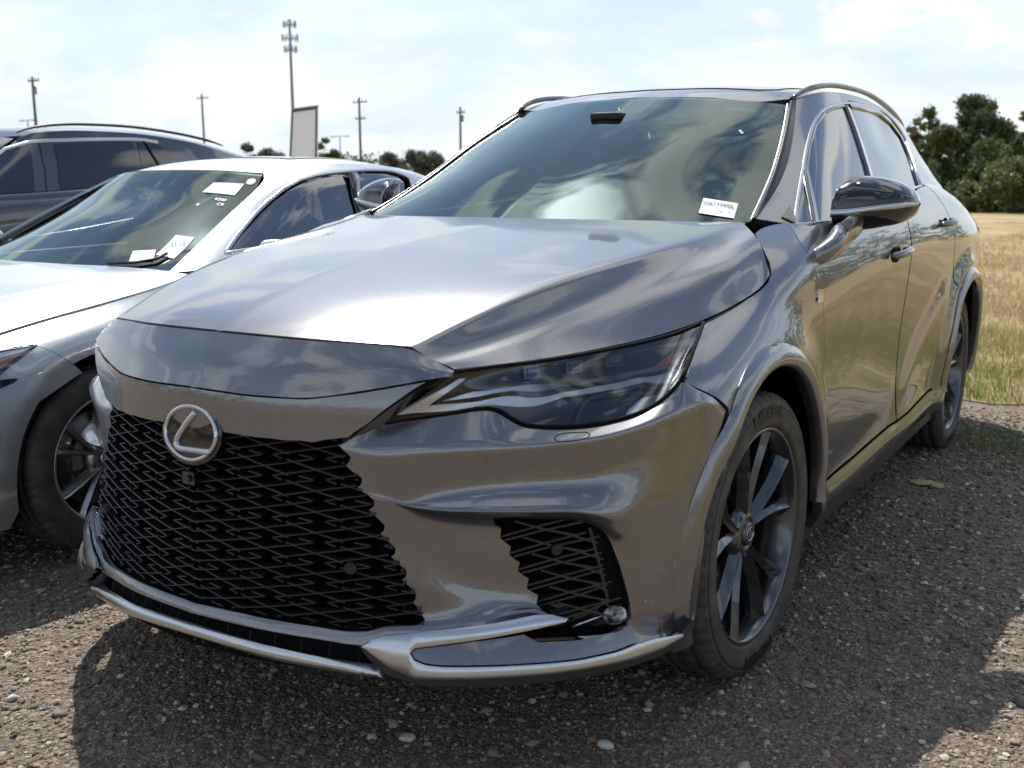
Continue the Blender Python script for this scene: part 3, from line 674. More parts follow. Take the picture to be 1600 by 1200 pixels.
hpart('lamp_housing', [(603, 660), (713, 583.5), (770, 576), (830, 569), (900, 558), (960, 547), (1010, 536), (1056, 523), (1086, 511), (1060, 584), (1046, 608), (1030, 626), (1000, 643), (965, 654), (930, 661), (900, 665), (860, 666), (817, 662), (797, 652), (777, 640), (755, 638), (680, 648)], -.026, M_['hl_dark'])
hpart('light_bar', [(621, 651), (640, 640), (700, 604), (719, 592.5), (729, 592), (700, 614), (670, 636), (700, 633), (749, 628.5), (824, 621.5), (880, 612), (940, 601), (1000, 588), (1050, 576), (1072, 568), (1069, 579), (1010, 594), (950, 608), (914, 614.5), (880, 620), (786, 634), (711, 641.5)], -.005, M_['drl'], .28)
hpart('lamp_ledge', [(740, 614), (800, 605), (860, 597), (920, 589), (980, 577), (1040, 563), (1050, 566), (1000, 580), (940, 592), (880, 602), (820, 611), (750, 622), (700, 630), (690, 632)], -.012, M_['satin'], .35)
for px_, py_ in ((836, 579), (903, 569), (965, 557)):
    hpart('projector', [(px_-13, py_-7), (px_+13, py_-10), (px_+13, py_+8), (px_-13, py_+11)], -.013, M_['rim'])
    hpart('projector_lens', [(px_-8, py_-5), (px_+8, py_-7), (px_+8, py_+4), (px_-8, py_+6)], -.010, M_['projlens'])
hpart('corner_reflector', [(1020, 572), (1048, 549), (1070, 541), (1062, 553), (1040, 566)], -.012, M_['amber'])
hpart('lower_pod_chrome', [(975, 652), (985, 636), (1005, 618), (1040, 605), (1058, 597), (1048, 609), (1020, 628), (1000, 643)], -.010, M_['chrome'])
hpart('pod_divider', [(900, 664), (904, 645), (912, 629), (925, 618), (950, 611), (1000, 600), (1068, 582), (1068, 585), (1000, 604), (950, 615), (928, 622), (916, 632), (908, 647), (905, 664)], -.006, M_['black_gloss'])
# dark gasket under and over the headlight
for sg in (1, -1):
    mb = MB(); mb.tube(np.vstack([curve(hb, 80)*A(sg, 1, 1)+A(0, .004, -.001), curve(ht, 60)[::-1]*A(sg, 1, 1)+A(0, .006, .002)]), .005, 6); mb.build('headlight_gasket', M_['dark'], suv, smooth=True)
# ---- side of the body, wheel arches as a displacement round each axle
WB, AR, HZ = 2.85, .447, .378
def arch_mod(G):
    G = G.copy()
    for y0 in (0., WB):
        r = np.hypot(G[..., 1]-y0, G[..., 2]-HZ); t = np.clip((.64-r)/.13, 0, 1); t = t*t*(3-2*t)
        w = np.clip((1.02-G[..., 2])/.2, 0, 1)
        G[..., 0] += .026*t*w*np.clip((G[..., 0]-.8)/.08, 0, 1)
    y, z = G[..., 1], G[..., 2]; a = A(1.50, .36); b_ = A(2.36, .86); dv_ = b_-a; L_ = np.hypot(*dv_); dv_ /= L_
    s_ = ((y-a[0])*dv_[0]+(z-a[1])*dv_[1])/L_; d_ = (y-a[0])*dv_[1]-(z-a[1])*dv_[0]+.05*np.sin(np.pi*np.clip(s_, 0, 1))
    t = np.clip((d_+.06)/.12, 0, 1); t = t*t*(3-2*t); w = np.clip(s_/.25, 0, 1)*np.clip((1.12-s_)/.2, 0, 1)*np.clip((.95-z)/.1, 0, 1); fall = np.clip(1-(d_-.06)/.45, 0, 1)
    G[..., 0] += .020*t*w*fall
    return G
bT = [(.70, -.50, .90), (.73, -.3, .93), (.755, -.1, .97), (.785, .05, 1.02), (.80, .18, 1.08), (.765, .31, 1.135), (.755, .42, 1.158), (.79, .52, 1.166), (.845, .66, 1.170), (.862, .9, 1.180), (.870, 1.3, 1.198), (.862, 1.7, 1.222), (.842, 2.0, 1.246), (.815, 2.3, 1.270), (.800, 2.7, 1.268), (.79, 3.1, 1.24), (.74, 3.5, 1.19), (.66, 3.8, 1.14)]
b0 = [(.79, -.50, .875), (.80, -.3, .918), (.825, -.1, .955), (.857, .05, .985), (.872, .18, 1.025), (.873, .31, 1.075), (.868, .42, 1.105), (.870, .52, 1.125), (.882, .66, 1.140), (.890, .9, 1.152), (.896, 1.3, 1.172), (.890, 1.7, 1.198), (.872, 2.0, 1.222), (.852, 2.3, 1.245), (.845, 2.7, 1.235), (.845, 3.1, 1.20), (.805, 3.5, 1.15), (.72, 3.8, 1.10)]
b1 = [(.87, -.50, .83), (.886, -.3, .865), (.900, -.1, .895), (.908, .05, .92), (.914, .18, .94), (.918, .31, .965), (.921, .42, .98), (.924, .52, .99), (.928, .66, 1.0), (.934, .9, 1.02), (.940, 1.3, 1.045), (.940, 1.7, 1.065), (.936, 2.0, 1.08), (.932, 2.3, 1.09), (.94, 2.7, 1.09), (.935, 3.1, 1.065), (.895, 3.5, 1.03), (.79, 3.8, .99)]
b2 = [(.915, -.50, .75), (.922, -.3, .78), (.926, -.1, .81), (.927, .05, .82), (.927, .4, .84), (.928, .9, .86), (.932, 1.5, .89), (.936, 2.0, .91), (.944, 2.4, .925), (.955, 2.85, .935), (.95, 3.2, .92), (.91, 3.5, .89), (.80, 3.8, .86)]
b3 = [(.93, -.50, .62), (.932, -.1, .65), (.930, .4, .66), (.920, .9, .67), (.915, 1.5, .69), (.922, 2.0, .72), (.94, 2.4, .74), (.955, 2.85, .76), (.945, 3.2, .75), (.90, 3.5, .73), (.79, 3.8, .70)]
b4 = [(.935, -.50, .46), (.935, -.1, .48), (.932, .4, .49), (.918, .9, .49), (.914, 1.5, .50), (.918, 2.0, .52), (.94, 2.4, .55), (.952, 2.85, .56), (.94, 3.2, .55), (.89, 3.5, .53), (.78, 3.8, .52)]
b5 = [(.93, -.50, .36), (.930, .35, .365), (.920, .6, .365), (.916, .9, .362), (.917, 1.5, .368), (.925, 2.2, .38), (.945, 2.85, .38), (.93, 3.2, .38), (.88, 3.5, .38), (.76, 3.8, .38)]
b6 = [(.89, -.50, .27), (.895, .4, .26), (.905, .9, .255), (.905, 1.5, .26), (.905, 2.2, .27), (.91, 2.85, .27), (.90, 3.2, .28), (.84, 3.5, .30), (.72, 3.8, .31)]
b55 = [(.925, -.50, .315), (.932, .35, .318), (.933, .6, .318), (.932, .9, .315), (.932, 1.5, .318), (.938, 2.2, .332), (.942, 2.85, .335), (.925, 3.2, .335), (.87, 3.5, .34), (.75, 3.8, .345)]
side = RS([bT, b0, b1, b2, b3, b4, b5, b55, b6], sharp=(), nu=300, sub=10, key=1, krange=(-.5, 3.8), mod=arch_mod, su_=40, sv_=6)
def side_yz(y, z):
    """uv of the side point nearest to given y, z"""
    u = (np.asarray(y)+.5)/4.3*(side.nu-1); out = []
    for uu, zz in zip(np.atleast_1d(u), np.atleast_1d(z)):
        i = int(np.clip(round(uu), 0, side.nu-1)); col = side.G[:, i, 2]
        out.append((uu, np.interp(-zz, -col, np.arange(side.nv))))
    return np.array(out)
def arcpts(y0, r, a0, a1, n=40):
    t = np.radians(np.linspace(a0, a1, n)); return y0+r*np.cos(t), HZ+r*np.sin(t)
# fender: upper edge from photo, arch by circle
fe_top = side.hit([(1136, 640), (1114, 619.5), (1090, 607), (1065, 592.5), (1072, 583), (1101, 502.5), (1130, 488), (1160, 472), (1186, 455), (1200, 441), (1205, 428), (1203, 412), (1196, 397), (1186, 378), (1180, 362), (1176, 350), (1186, 338), (1201, 329), (1218, 337)])
dseam = side.hit([(1230, 347), (1241, 362), (1254, 385), (1270, 415), (1282, 448), (1287, 490), (1289, 555), (1288, 628), (1283, 700), (1276, 770)])
ya, za = arcpts(0, AR, -2, 145); ar = side_yz(ya, za)
fe_top[:4] = side_yz([-.322, -.357, -.395, -.424], [.776, .809, .832, .850])[:4]
fo = np.vstack([fe_top, dseam, ar])
panel('front_fender', side, fo, res=.018, mat=G_, parent=suv, sides=2, skirt=.02, gap=.0006)
# doors
def dn(P, n=30): return P
sill_y = lambda u: u
bseam = side.hit([(1400, 302), (1410, 330), (1414, 365), (1416, 400), (1416, 440), (1410, 500), (1397, 570), (1385, 625)])
def lowz(y): return np.interp(y, [.4, 1.0, 1.6, 2.3, 2.42], [.372, .366, .372, .395, .415])
yb = side.at(bseam)[:, 1]; ydf = side.at(dseam)[:, 1]
y1 = np.linspace(1.60, .53, 20); low1 = side_yz(y1, lowz(y1))
beltf = np.array([(u, 4.) for u in np.linspace((.60+.5)/4.3*299, (1.62+.5)/4.3*299, 24)])
yf = np.array([.50, .50, .50, .52, .53, .53, .53, .53]); 
d_front = np.vstack([beltf, side_yz([1.60, 1.605, 1.61, 1.61, 1.61], [1.1, .95, .8, .6, lowz(1.6)]), low1, dseam[::-1]])
panel('front_door', side, d_front, res=.022, mat=G_, parent=suv, sides=2, skirt=.02)
beltr = np.array([(u, 4.) for u in np.linspace((1.62+.5)/4.3*299, (2.40+.5)/4.3*299, 20)])
ya, za = arcpts(WB, AR+.075, 124, 196, 20)
d_rear = np.vstack([beltr, side_yz([2.47, 2.50, 2.51, 2.50, 2.49], [1.15, 1.05, .95, .88, .84]), side_yz(ya, za)[:-3], side_yz([2.25], [lowz(2.25)]), side_yz(np.linspace(2.2, 1.62, 12), lowz(np.linspace(2.2, 1.62, 12))), side_yz([1.62, 1.62, 1.62, 1.615, 1.61], [.45, .6, .8, .95, 1.1])])
panel('rear_door', side, d_rear, res=.022, mat=G_, parent=suv, sides=2, skirt=.02)
ya, za = arcpts(WB, AR, 178, -20, 50)
ub = lambda y: (y+.5)/4.3*299
q_out = np.vstack([[(ub(y), 0.) for y in (2.42, 2.7, 3.0, 3.4, 3.78)], side_yz([3.78]*5, [1.05, .9, .75, .6, .45]), side_yz(ya[::-1], za[::-1]), side_yz([2.33], [.385])])
ya2, za2 = arcpts(WB, AR+.075, 124, 190, 20)
q_out = np.vstack([q_out, side_yz(ya2[::-1], za2[::-1]), side_yz([2.50, 2.505, 2.515, 2.505, 2.475], [.845, .88, .95, 1.05, 1.15]), [(ub(2.42), 4.)]])
panel('rear_quarter', side, q_out, res=.025, mat=G_, parent=suv, sides=2, skirt=.02)
# sill
ys = np.linspace(.47, 2.40, 30); so_ = np.vstack([side_yz(ys, lowz(ys)-.006), side_yz(ys[::-1], np.full(30, .262))])
panel('side_sill', side, so_, res=.03, mat=M_['grey'], parent=suv, sides=2, skirt=.03, off=.004)
for sg in (1, -1):
    mb = MB(); mb.box((sg*.86, 1.43, .245), (.055, .98, .02)); mb.build('sill_guard', M_['black_plastic'], suv)
# arch mouldings
def arch_ring(y0, a0, a1, name):
    t = np.radians(np.linspace(a0, a1, 60)); rows = []
    for r, x_ in ((AR-.006, .925), (AR-.002, .957), (AR+.012, .9665), (AR+.036, .9655), (AR+.050, .9580), (AR+.057, .9525)):
        y = y0+r*np.cos(t); z = HZ+r*np.sin(t)
        # follow the body at the ring's edge
        uv = side_yz(np.clip(y, -.5, 3.8), np.clip(z, .2, 1.1)); xb = side.at(uv)[:, 0]
        if y0 < 1:
            k = np.clip((-.30-y)/.08, 0, 1); xc = np.interp(y, _c[:, 1], _c[:, 0])-np.clip((.42-z)/.25, 0, 1)*.022; xb = xb*(1-k)+xc*k
        rows.append(np.c_[xb+(x_-.950), y, z])
    rr_ = RS(rows, nu=120, sub=4); rr_.C = A(0, 1.2, .7)
    return panel(name, rr_, None, res=.012, mat=G_, parent=suv, sides=2, skirt=.004, gap=0)
arch_ring(0, -3, 197, 'wheel_arch_trim'); arch_ring(WB, -8, 182, 'wheel_arch_trim')
# front lower arch lip where the bumper meets the wheel opening
lipf = RS([pcs([(1134, 643, .003), (1124, 684, .004), (1112, 718, .004), (1103, 760, .003), (1099, 810, .0), (1096, 860, -.004), (1090, 915, -.008), (1084, 968, -.01)]),
           pcs([(1146, 655, .006), (1136, 690, .012), (1123, 725, .012), (1113, 765, .010), (1106, 812, .006), (1102, 862, .0), (1096, 915, -.004), (1090, 962, -.006)]),
           pcs([(1157, 660, -.010), (1144, 695, -.012), (1130, 735, -.012), (1118, 775, -.012), (1110, 815, -.014), (1105, 862, -.018), (1099, 915, -.022), (1092, 962, -.022)])], nu=60)
0 and panel('bumper_arch_lip', lipf, None, res=.012, mat=G_, parent=suv, sides=2, skirt=.006, gap=0)
# wheel house liners: dark half drums
for y0 in (0., WB):
    for sg in (1, -1):
        mb = MB(); t = np.radians(np.linspace(-12, 172, 34)); V = []
        for x_, r in ((.870, AR+.006), (.865, AR+.03), (.58, AR+.03), (.58, .02)):
            V += [(sg*(x_+(.055*max(0, math.sin(q_)) if x_ > .6 else 0)), y0+r*math.cos(q_), HZ+r*math.sin(q_)) for q_ in t]
        n = len(t); mb.add(V, [(i*n+k, i*n+k+1, (i+1)*n+k+1, (i+1)*n+k) for i in range(3) for k in range(n-1)]); mb.build('wheel_liner', M_['dark'], suv, smooth=True)
# ---- greenhouse
g0 = [(.728, .455, 1.178), (.762, .485, 1.165), (.80, .53, 1.158), (.842, .62, 1.160), (.862, .85, 1.170), (.870, 1.25, 1.190), (.862, 1.65, 1.214), (.842, 1.98, 1.238), (.815, 2.28, 1.262), (.805, 2.7, 1.262), (.79, 3.1, 1.235), (.74, 3.45, 1.19)]
g1 = [(.690, .818, 1.308), (.718, .86, 1.312), (.752, .925, 1.318), (.768, 1.15, 1.33), (.776, 1.45, 1.35), (.770, 1.8, 1.365), (.755, 2.15, 1.375), (.742, 2.5, 1.375), (.728, 2.85, 1.36), (.705, 3.15, 1.335), (.665, 3.45, 1.30)]
g2 = [(.635, 1.077, 1.451), (.652, 1.13, 1.458), (.672, 1.25, 1.472), (.684, 1.45, 1.49), (.690, 1.7, 1.50), (.682, 1.95, 1.505), (.666, 2.2, 1.505), (.665, 2.5, 1.495), (.660, 2.85, 1.465), (.645, 3.15, 1.42), (.61, 3.45, 1.37)]
g3 = [(.573, 1.290, 1.578), (.588, 1.36, 1.592), (.602, 1.45, 1.606), (.610, 1.6, 1.619), (.612, 1.8, 1.626), (.610, 2.0, 1.627), (.604, 2.25, 1.622), (.604, 2.55, 1.600), (.600, 2.85, 1.565), (.588, 3.15, 1.508), (.56, 3.45, 1.44)]
gl = RS([g0, g1, g2, g3], nu=260, sub=24, su_=90, sv_=60)
w1 = [(1247, 357), (1251, 320), (1259, 270), (1267, 228), (1277, 197), (1290, 180), (1305, 172), (1320, 168.5), (1335, 205), (1349, 245), (1358, 277), (1367, 310), (1372, 327), (1340, 334), (1300, 343), (1275, 349)]
w2 = [(1336, 169), (1352, 172), (1370, 178), (1388, 193), (1406, 217), (1417, 243), (1427, 270), (1434, 298), (1425, 305), (1400, 313), (1380, 320), (1374, 300), (1364, 262), (1352, 222)]
u1, u2 = gl.hit(w1), gl.hit(w2)
whole = gl.rect()
_top = curve(np.array([(*p_, 0) for p_ in [(1240, 364), (1246, 315), (1254, 268), (1262, 224), (1272, 192), (1286, 172), (1303, 164), (1326, 160.5), (1352, 164), (1376, 171), (1396, 188), (1413, 212), (1424, 240), (1434, 270), (1443, 296)]], float), 46)[:, :2]
fr_hole1 = gl.hit([tuple(p_) for p_ in _top]+[(1438, 306), (1400, 318), (1350, 334), (1300, 349), (1260, 360)])
panel('pillar_frame', gl, whole, holes=[fr_hole1], res=.02, mat=G_, parent=suv, sides=2, skirt=.02, gap=.001)
_hb = np.array([(1240, 364), (1246, 315), (1254, 268), (1262, 224), (1272, 192), (1286, 172), (1303, 164), (1326, 160.5), (1338, 203), (1351, 243), (1361, 277), (1370, 313), (1376, 328), (1350, 334), (1300, 349), (1260, 360)])
_hc = np.array([(1327, 160.5), (1352, 164), (1376, 171), (1396, 188), (1413, 212), (1424, 240), (1434, 270), (1443, 296), (1438, 306), (1400, 318), (1377, 328), (1371, 313), (1362, 277), (1352, 243), (1339, 203)])
u1, u2 = gl.hit(_hb), gl.hit(_hc)
panel('side_window', gl, u1, res=.03, mat=M_['sideglass'], parent=suv, sides=2, skirt=.0, off=-.006, gap=0)
panel('side_window', gl, u2, res=.03, mat=M_['sideglass'], parent=suv, sides=2, skirt=.0, off=-.006, gap=0)
# black surround and chrome line round the windows, dark pillar bars
strips('window_surround', [strip(gl, dens(fr_hole1, gl, .02), .012, .004, closed=True, lift=-.002)], M_['chrome'], suv, 2)
bar = lambda L, w: strip(gl, gl.hit(L), w, .004, 'flat', lift=-.003)
strips('pillar_bar', [bar([(1323, 164), (1338, 203), (1351, 243), (1361, 277), (1370, 313), (1374, 328)], .050)], M_['black_gloss'], suv, 2)
strips('pillar_bar', [bar([(1255, 258), (1263, 290), (1270, 322), (1276, 352)], .028)], M_['black_gloss'], suv, 2)
strips('pillar_bar', [bar([(1328, 163), (1352, 168), (1373, 175), (1391, 190), (1409, 214), (1421, 242), (1430, 270), (1438, 298)], .034)], M_['black_gloss'], suv, 2)
strips('window_seal', [bar([(1243, 362), (1249, 316), (1256.5, 269), (1264.5, 226), (1274.5, 194.5), (1288, 176), (1304, 168), (1322, 164.5)], .012), bar([(1243, 361), (1300, 346.5), (1350, 332), (1400, 315), (1437, 303)], .012)], M_['black_gloss'], suv, 2)
# inner black panel behind pillars
panel('mirror_sail', gl, gl.hit([(1233, 322), (1221, 340), (1240, 360), (1243, 343)]), res=.02, mat=M_['black_gloss'], parent=suv, sides=2, off=.004, gap=0, skirt=.004)
# ---- windshield
ws0 = [(0, .175, 1.172), (.22, .20, 1.171), (.45, .265, 1.169), (.62, .345, 1.167), (.705, .405, 1.166)]
ws1 = [(0, .445, 1.312), (.2, .465, 1.309), (.42, .525, 1.302), (.58, .595, 1.290), (.672, .66, 1.272)]
ws2 = [(0, .775, 1.454), (.19, .79, 1.449), (.38, .835, 1.436), (.53, .895, 1.414), (.615, .955, 1.392)]
ws3 = [(0, 1.14, 1.592), (.17, 1.15, 1.588), (.34, 1.175, 1.577), (.47, 1.205, 1.562), (.552, 1.225, 1.545)]
wsr = [px_x(1172, 347, .705), px_x(1190, 308, .683), px_x(1205, 272, .662), px_x(1217, 232, .634), px_x(1225, 195, .598), px_x(1230, 164, .558)]
cr_ = curve(np.array(wsr), 40)
# side points follow the seam seen in the photograph
ws1[-1] = tuple(cr_[13]); ws2[-1] = tuple(cr_[27]); ws0[-1] = tuple(cr_[0]); ws3[-1] = tuple(cr_[-1])
for R_, nx in ((ws1, ws1[-1]), (ws2, ws2[-1]), (ws3, ws3[-1])):
    c_ = R_[0]
    for k in range(1, len(R_)-1):
        f = (R_[k][0]/nx[0])**2.2; R_[k] = (R_[k][0], c_[1]+(nx[1]-c_[1])*f, c_[2]+(nx[2]-c_[2])*f)
wss = RS([ws0, ws1, ws2, ws3], nu=100, sub=20)
windshield = panel('windshield', wss, None, res=.03, mat=M_['ws'], parent=suv, sides=0, skirt=0, gap=0)[0]
# black frit band inside the glass edge
nvw = wss.nv-1; nuw = wss.nu-1
inner_ = np.array([(0, 3.2), (40, 3.2), (80, 3.4), (nuw-4, 4.5), (nuw-3.0, 20), (nuw-3.5, 40), (nuw-5, nvw-3), (70, nvw-2.4), (0, nvw-2.0)])
fritout = np.vstack([[(0, 0)], [(u, 0) for u in np.linspace(2, nuw, 20)], [(nuw, v) for v in np.linspace(2, nvw, 20)], [(u, nvw) for u in np.linspace(nuw-2, 0, 20)], inner_[::-1]])
panel('windshield_frit', wss, fritout, res=.03, mat=M_['black_plastic'], parent=windshield, sides=0, skirt=0, gap=0, off=-.004)
# A pillar: black trim strip + bright line
trimA = RS([cr_+A(.001, 0, .001), cr_+A(.010, .004, .014), [g0[0], g1[0], g2[0], g3[0]]], nu=80)
M_['trim_black'] = pr('black pillar trim', (.008, .008, .009), .22, spec=.25)
panel('pillar_trim', trimA, None, res=.015, mat=M_['trim_black'], parent=suv, sides=2, skirt=0, gap=0)
for sg in (1, -1):
    mb = MB(); mb.tube((cr_+A(.002, -.004, .003))*A(sg, 1, 1), .0034, 8); mb.build('windshield_moulding', M_['bright'], suv, smooth=True)
# cowl: dark strip between hood and glass
cw = MB(); xx = np.linspace(-.70, .70, 30)
f_ = lambda x: (.17+.47*x*x, 1.160)
V = []
for x in xx:
    y, z = f_(x); V += [(x, y-.03, z-.012), (x, y+.05, z+.006), (x, y+.16, z-.03)]
cw.add(V, [(i*3+j, i*3+j+1, (i+1)*3+j+1, (i+1)*3+j) for i in range(29) for j in range(2)]); cw.build('cowl', M_['black_plastic'], suv, smooth=True)
# ---- roof
gt = np.array(g3)
def roofrow(fx, dz, pts):
    return pts
R0 = [(0, 1.14, 1.594), (0, 1.3, 1.632), (0, 1.6, 1.662), (0, 2.0, 1.676), (0, 2.5, 1.667), (0, 3.0, 1.625), (0, 3.5, 1.53), (0, 3.75, 1.47)]
R1 = [(.30, 1.17, 1.583), (.30, 1.3, 1.621), (.31, 1.6, 1.652), (.31, 2.0, 1.668), (.31, 2.5, 1.658), (.30, 3.0, 1.603), (.29, 3.5, 1.518), (.28, 3.75, 1.46)]
R2 = [(.47, 1.205, 1.565), (.49, 1.35, 1.608), (.50, 1.6, 1.634), (.50, 2.0, 1.648), (.495, 2.5, 1.636), (.49, 3.0, 1.578), (.48, 3.5, 1.475), (.46, 3.75, 1.42)]
R3 = [tuple(p_) for p_ in g3]+[(.50, 3.7, 1.38)]
rf = RS([R0, R1, R2, R3], nu=100, sub=10)
panel('roof', rf, None, res=.03, mat=G_, parent=suv, sides=0, skirt=.02, gap=.001)
# black sunroof glass
panel('sunroof', rf, [(6, 0), (6, 16), (8, 19), (46, 19), (48, 16), (48, 0)], res=.04, mat=M_['black_gloss'], parent=suv, sides=0, skirt=.0, off=.003, gap=0)
rl = curve(np.array([(.565, 1.26, 1.583), (.578, 1.34, 1.612), (.59, 1.45, 1.635), (.598, 1.65, 1.655), (.602, 1.9, 1.662), (.598, 2.2, 1.660), (.590, 2.5, 1.642), (.578, 2.8, 1.612), (.562, 3.05, 1.575), (.55, 3.2, 1.543)]), 60)
for sg in (1, -1):
    mb = MB(); r_ = np.interp(np.arange(60), [0, 5, 54, 59], [.007, .012, .012, .007]); mb.tube(rl*A(sg, 1, 1)-A(0, 0, .008), r_, 10, squash=(1.25, .9)); mb.build('roof_rail', M_['black_gloss'] if sg < 0 else M_['rim'], suv, smooth=True)
# ---- rear end (simple but closed)
RB = [[(0, 3.86, z_+.0), (.3, 3.85, z_), (.6, 3.80, z_), (xe, 3.76, z_)] for z_, xe in ((1.14, .68), (.95, .80), (.7, .80), (.5, .78), (.32, .72))]
rb = RS([[(0, 3.70, 1.46), (.2, 3.69, 1.455), (.4, 3.68, 1.43), (.50, 3.66, 1.39)], [(0, 3.84, 1.22), (.3, 3.83, 1.22), (.55, 3.78, 1.21), (.63, 3.70, 1.20)]]+RB, nu=40)
_vb = rb.nv-1
panel('tailgate', rb, [(0, 0), (39, 0), (39, _vb), (0, _vb), (0, 7.2), (34.5, 7.2), (34.5, .8), (0, .8)], res=.05, mat=G_, parent=suv, sides=0, skirt=.01, gap=0)
panel('rear_window', rb, [(0, .6), (35, .6), (35, 7.4), (0, 7.4)], res=.05, mat=M_['rearglass'], parent=suv, sides=0, skirt=0, off=-.004, gap=0)
panel('side_lining', gl, whole, holes=[fr_hole1], res=.05, mat=M_['interior'], parent=suv, sides=2, skirt=0, gap=0, off=-.022)
M_['tail'] = pr('tail lamp', (.25, .01, .01), .1, 0, 1)
tl_ = side_yz([3.55, 3.80, 3.80, 3.5, 3.25], [1.10, 1.08, 1.00, 1.01, 1.055])
panel('tail_lamp', side, tl_, res=.03, mat=M_['tail'], parent=suv, sides=2, off=.004, gap=0)
lc = gl.G[:, -1]; rc = np.array([tuple(rb.G[int(t_), -1]) for t_ in np.linspace(0, 16, len(lc))])[::-1]
rpl = RS([lc, (lc+rc)/2+A(.03, .02, 0), rc], nu=40, sub=6)
panel('rear_pillar', rpl, None, res=.04, mat=G_, parent=suv, sides=2, gap=0)
# ---- dark inner body so that no light shows through the seams
mb = MB()
def inner(rs, off, u0=0, u1=None, st=4):
    G = rs.at(np.array([(u, v) for v in range(0, rs.nv, 2) for u in range(0, rs.nu, st)], float), off=off); nu = len(range(0, rs.nu, st)); nv = len(range(0, rs.nv, 2))
    for sg in (1, -1): mb.add(G*A(sg, 1, 1), [(j*nu+i, j*nu+i+1, (j+1)*nu+i+1, (j+1)*nu+i) for j in range(nv-1) for i in range(nu-1)])
inner(hood, -.022); inner(nb, -.016); inner(stp, -.02); inner(RS([ht[:-2], hb[:-5]], nu=40), -.06)
mb.build('inner_body', M_['dark'], suv, smooth=True)
mb = MB(); mb.box((.65, -.56, .36), (.09, .07, .12)); mb.box((-.65, -.56, .36), (.09, .07, .12)); mb.box((0, -.42, .33), (.60, .25, .08)); mb.box((0, 1.6, .30), (.80, 2.1, .05)); mb.box((0, -.70, .36), (.58, .10, .10)); mb.box((0, 0., .5), (.55, .55, .25)); mb.box((0, 1.42, .60), (.86, .92, .28)); mb.box((0, 2.85, .7), (.58, .95, .35)); mb.build('underbody', M_['dark'], suv)
# ---- handles
def handle(px_, py_, dy, name='door_handle'):
    for sg in (1, -1):
        u = side.hit([(px_, py_)]); c = side.at(u)[0]; mb = MB()
        L = curve(np.array([c+A(.004, -.095, .0), c+A(.030, -.075, .004), c+A(.040, 0, .010), c+A(.034, .07, .014), c+A(.006, .095, .014)]), 16)
        mb.tube(L*A(sg, 1, 1), [.008, .011, .012, .012, .013, .013, .014, .014, .014, .014, .014, .014, .013, .012, .010, .008], 8, squash=(.8, 1.1)); ho = mb.build(name, M_['grey'], suv, smooth=True)
        mb = MB(); V = []; n = 20
        for r_, h_ in ((1, .001), (.9, -.0), (.5, .0015), (.05, .002)):
            V += [(c+A(h_+.002, .07*r_*math.cos(q_), .028*r_*math.sin(q_)))*A(sg, 1, 1) for q_ in np.linspace(0, 2*math.pi, n, endpoint=False)]
        mb.add(V, [(i*n+k, i*n+(k+1) % n, (i+1)*n+(k+1) % n, (i+1)*n+k) for i in range(3) for k in range(n)])
        mb.build('handle_cup', M_['dark'], ho, smooth=True)
        mb = MB(); mb.tube((L[6:14]+A(.010, 0, .001))*A(sg, 1, 1), .0045, 6); mb.build('handle_trim', M_['chrome'], ho, smooth=True)
handle(1400, 398, 0); handle(1475, 350, 0)
# fender badge
u = side.hit([(1276, 452), (1284, 452), (1284, 472), (1276, 474)])
panel('fender_badge', side, u, res=.01, mat=M_['chrome'], parent=suv, sides=2, off=.004, gap=0, skirt=.004)
if 0:
    for q in ((1136, 640), (1114, 619.5), (1090, 607), (1065, 592.5), (1072, 583), (1101, 502.5), (1160, 472), (1205, 428), (1180, 362), (1201, 329)):
        print('SIDEHIT', q, side.hit([q])[0].round(1), side.hit3([q])[0].round(3))
    print('R0', r0[-5:].round(3), 'ht', ht[-1].round(3), 'edge', EDGE[-5:].round(3))
# ------------------------------------------------------------------ ground
def ground_sheet(name, x0, x1, y0, y1, z, mat, n=2):
    xs = np.linspace(x0, x1, n); ys = np.linspace(y0, y1, n)
    V = [(x, y, z) for y in ys for x in xs]
    return mk(name, V, [(j*n+i, j*n+i+1, (j+1)*n+i+1, (j+1)*n+i) for j in range(n-1) for i in range(n-1)], mat, None, smooth=False)
gm_ = pr('gravel', (.1, .09, .08), .85); t, b = nodes(gm_)
tc_ = nn(t, 'ShaderNodeTexCoord')
v1 = nn(t, 'ShaderNodeTexVoronoi', _Scale=70, _Randomness=1); v2 = nn(t, 'ShaderNodeTexVoronoi', _Scale=170); nz = nn(t, 'ShaderNodeTexNoise', _Scale=1.3, _Detail=6); nz2 = nn(t, 'ShaderNodeTexNoise', _Scale=420, _Detail=3)
for n_ in (v1, v2, nz, nz2): t.links.new(tc_.outputs['Object'], n_.inputs[0])
cr1 = nn(t, 'ShaderNodeValToRGB'); s1 = nn(t, 'ShaderNodeSeparateColor'); t.links.new(v1.outputs['Color'], s1.inputs[0]); t.links.new(s1.outputs[0], cr1.inputs[0])
def ramp(cr, L):
    e = cr.color_ramp.elements
    while len(e) > 1: e.remove(e[-1])
    e[0].position = L[0][0]; e[0].color = (*L[0][1], 1)
    for p_, c_ in L[1:]:
        k = e.new(p_); k.color = (*c_, 1)
ramp(cr1, [(0, (.10, .09, .08)), (.35, (.17, .155, .14)), (.6, (.24, .22, .195)), (.75, (.27, .21, .16)), (.88, (.36, .34, .31)), (.97, (.48, .46, .43)), (1, (.60, .58, .55))])
cr2 = nn(t, 'ShaderNodeValToRGB'); s2 = nn(t, 'ShaderNodeSeparateColor'); t.links.new(v2.outputs['Color'], s2.inputs[0]); t.links.new(s2.outputs[1], cr2.inputs[0])
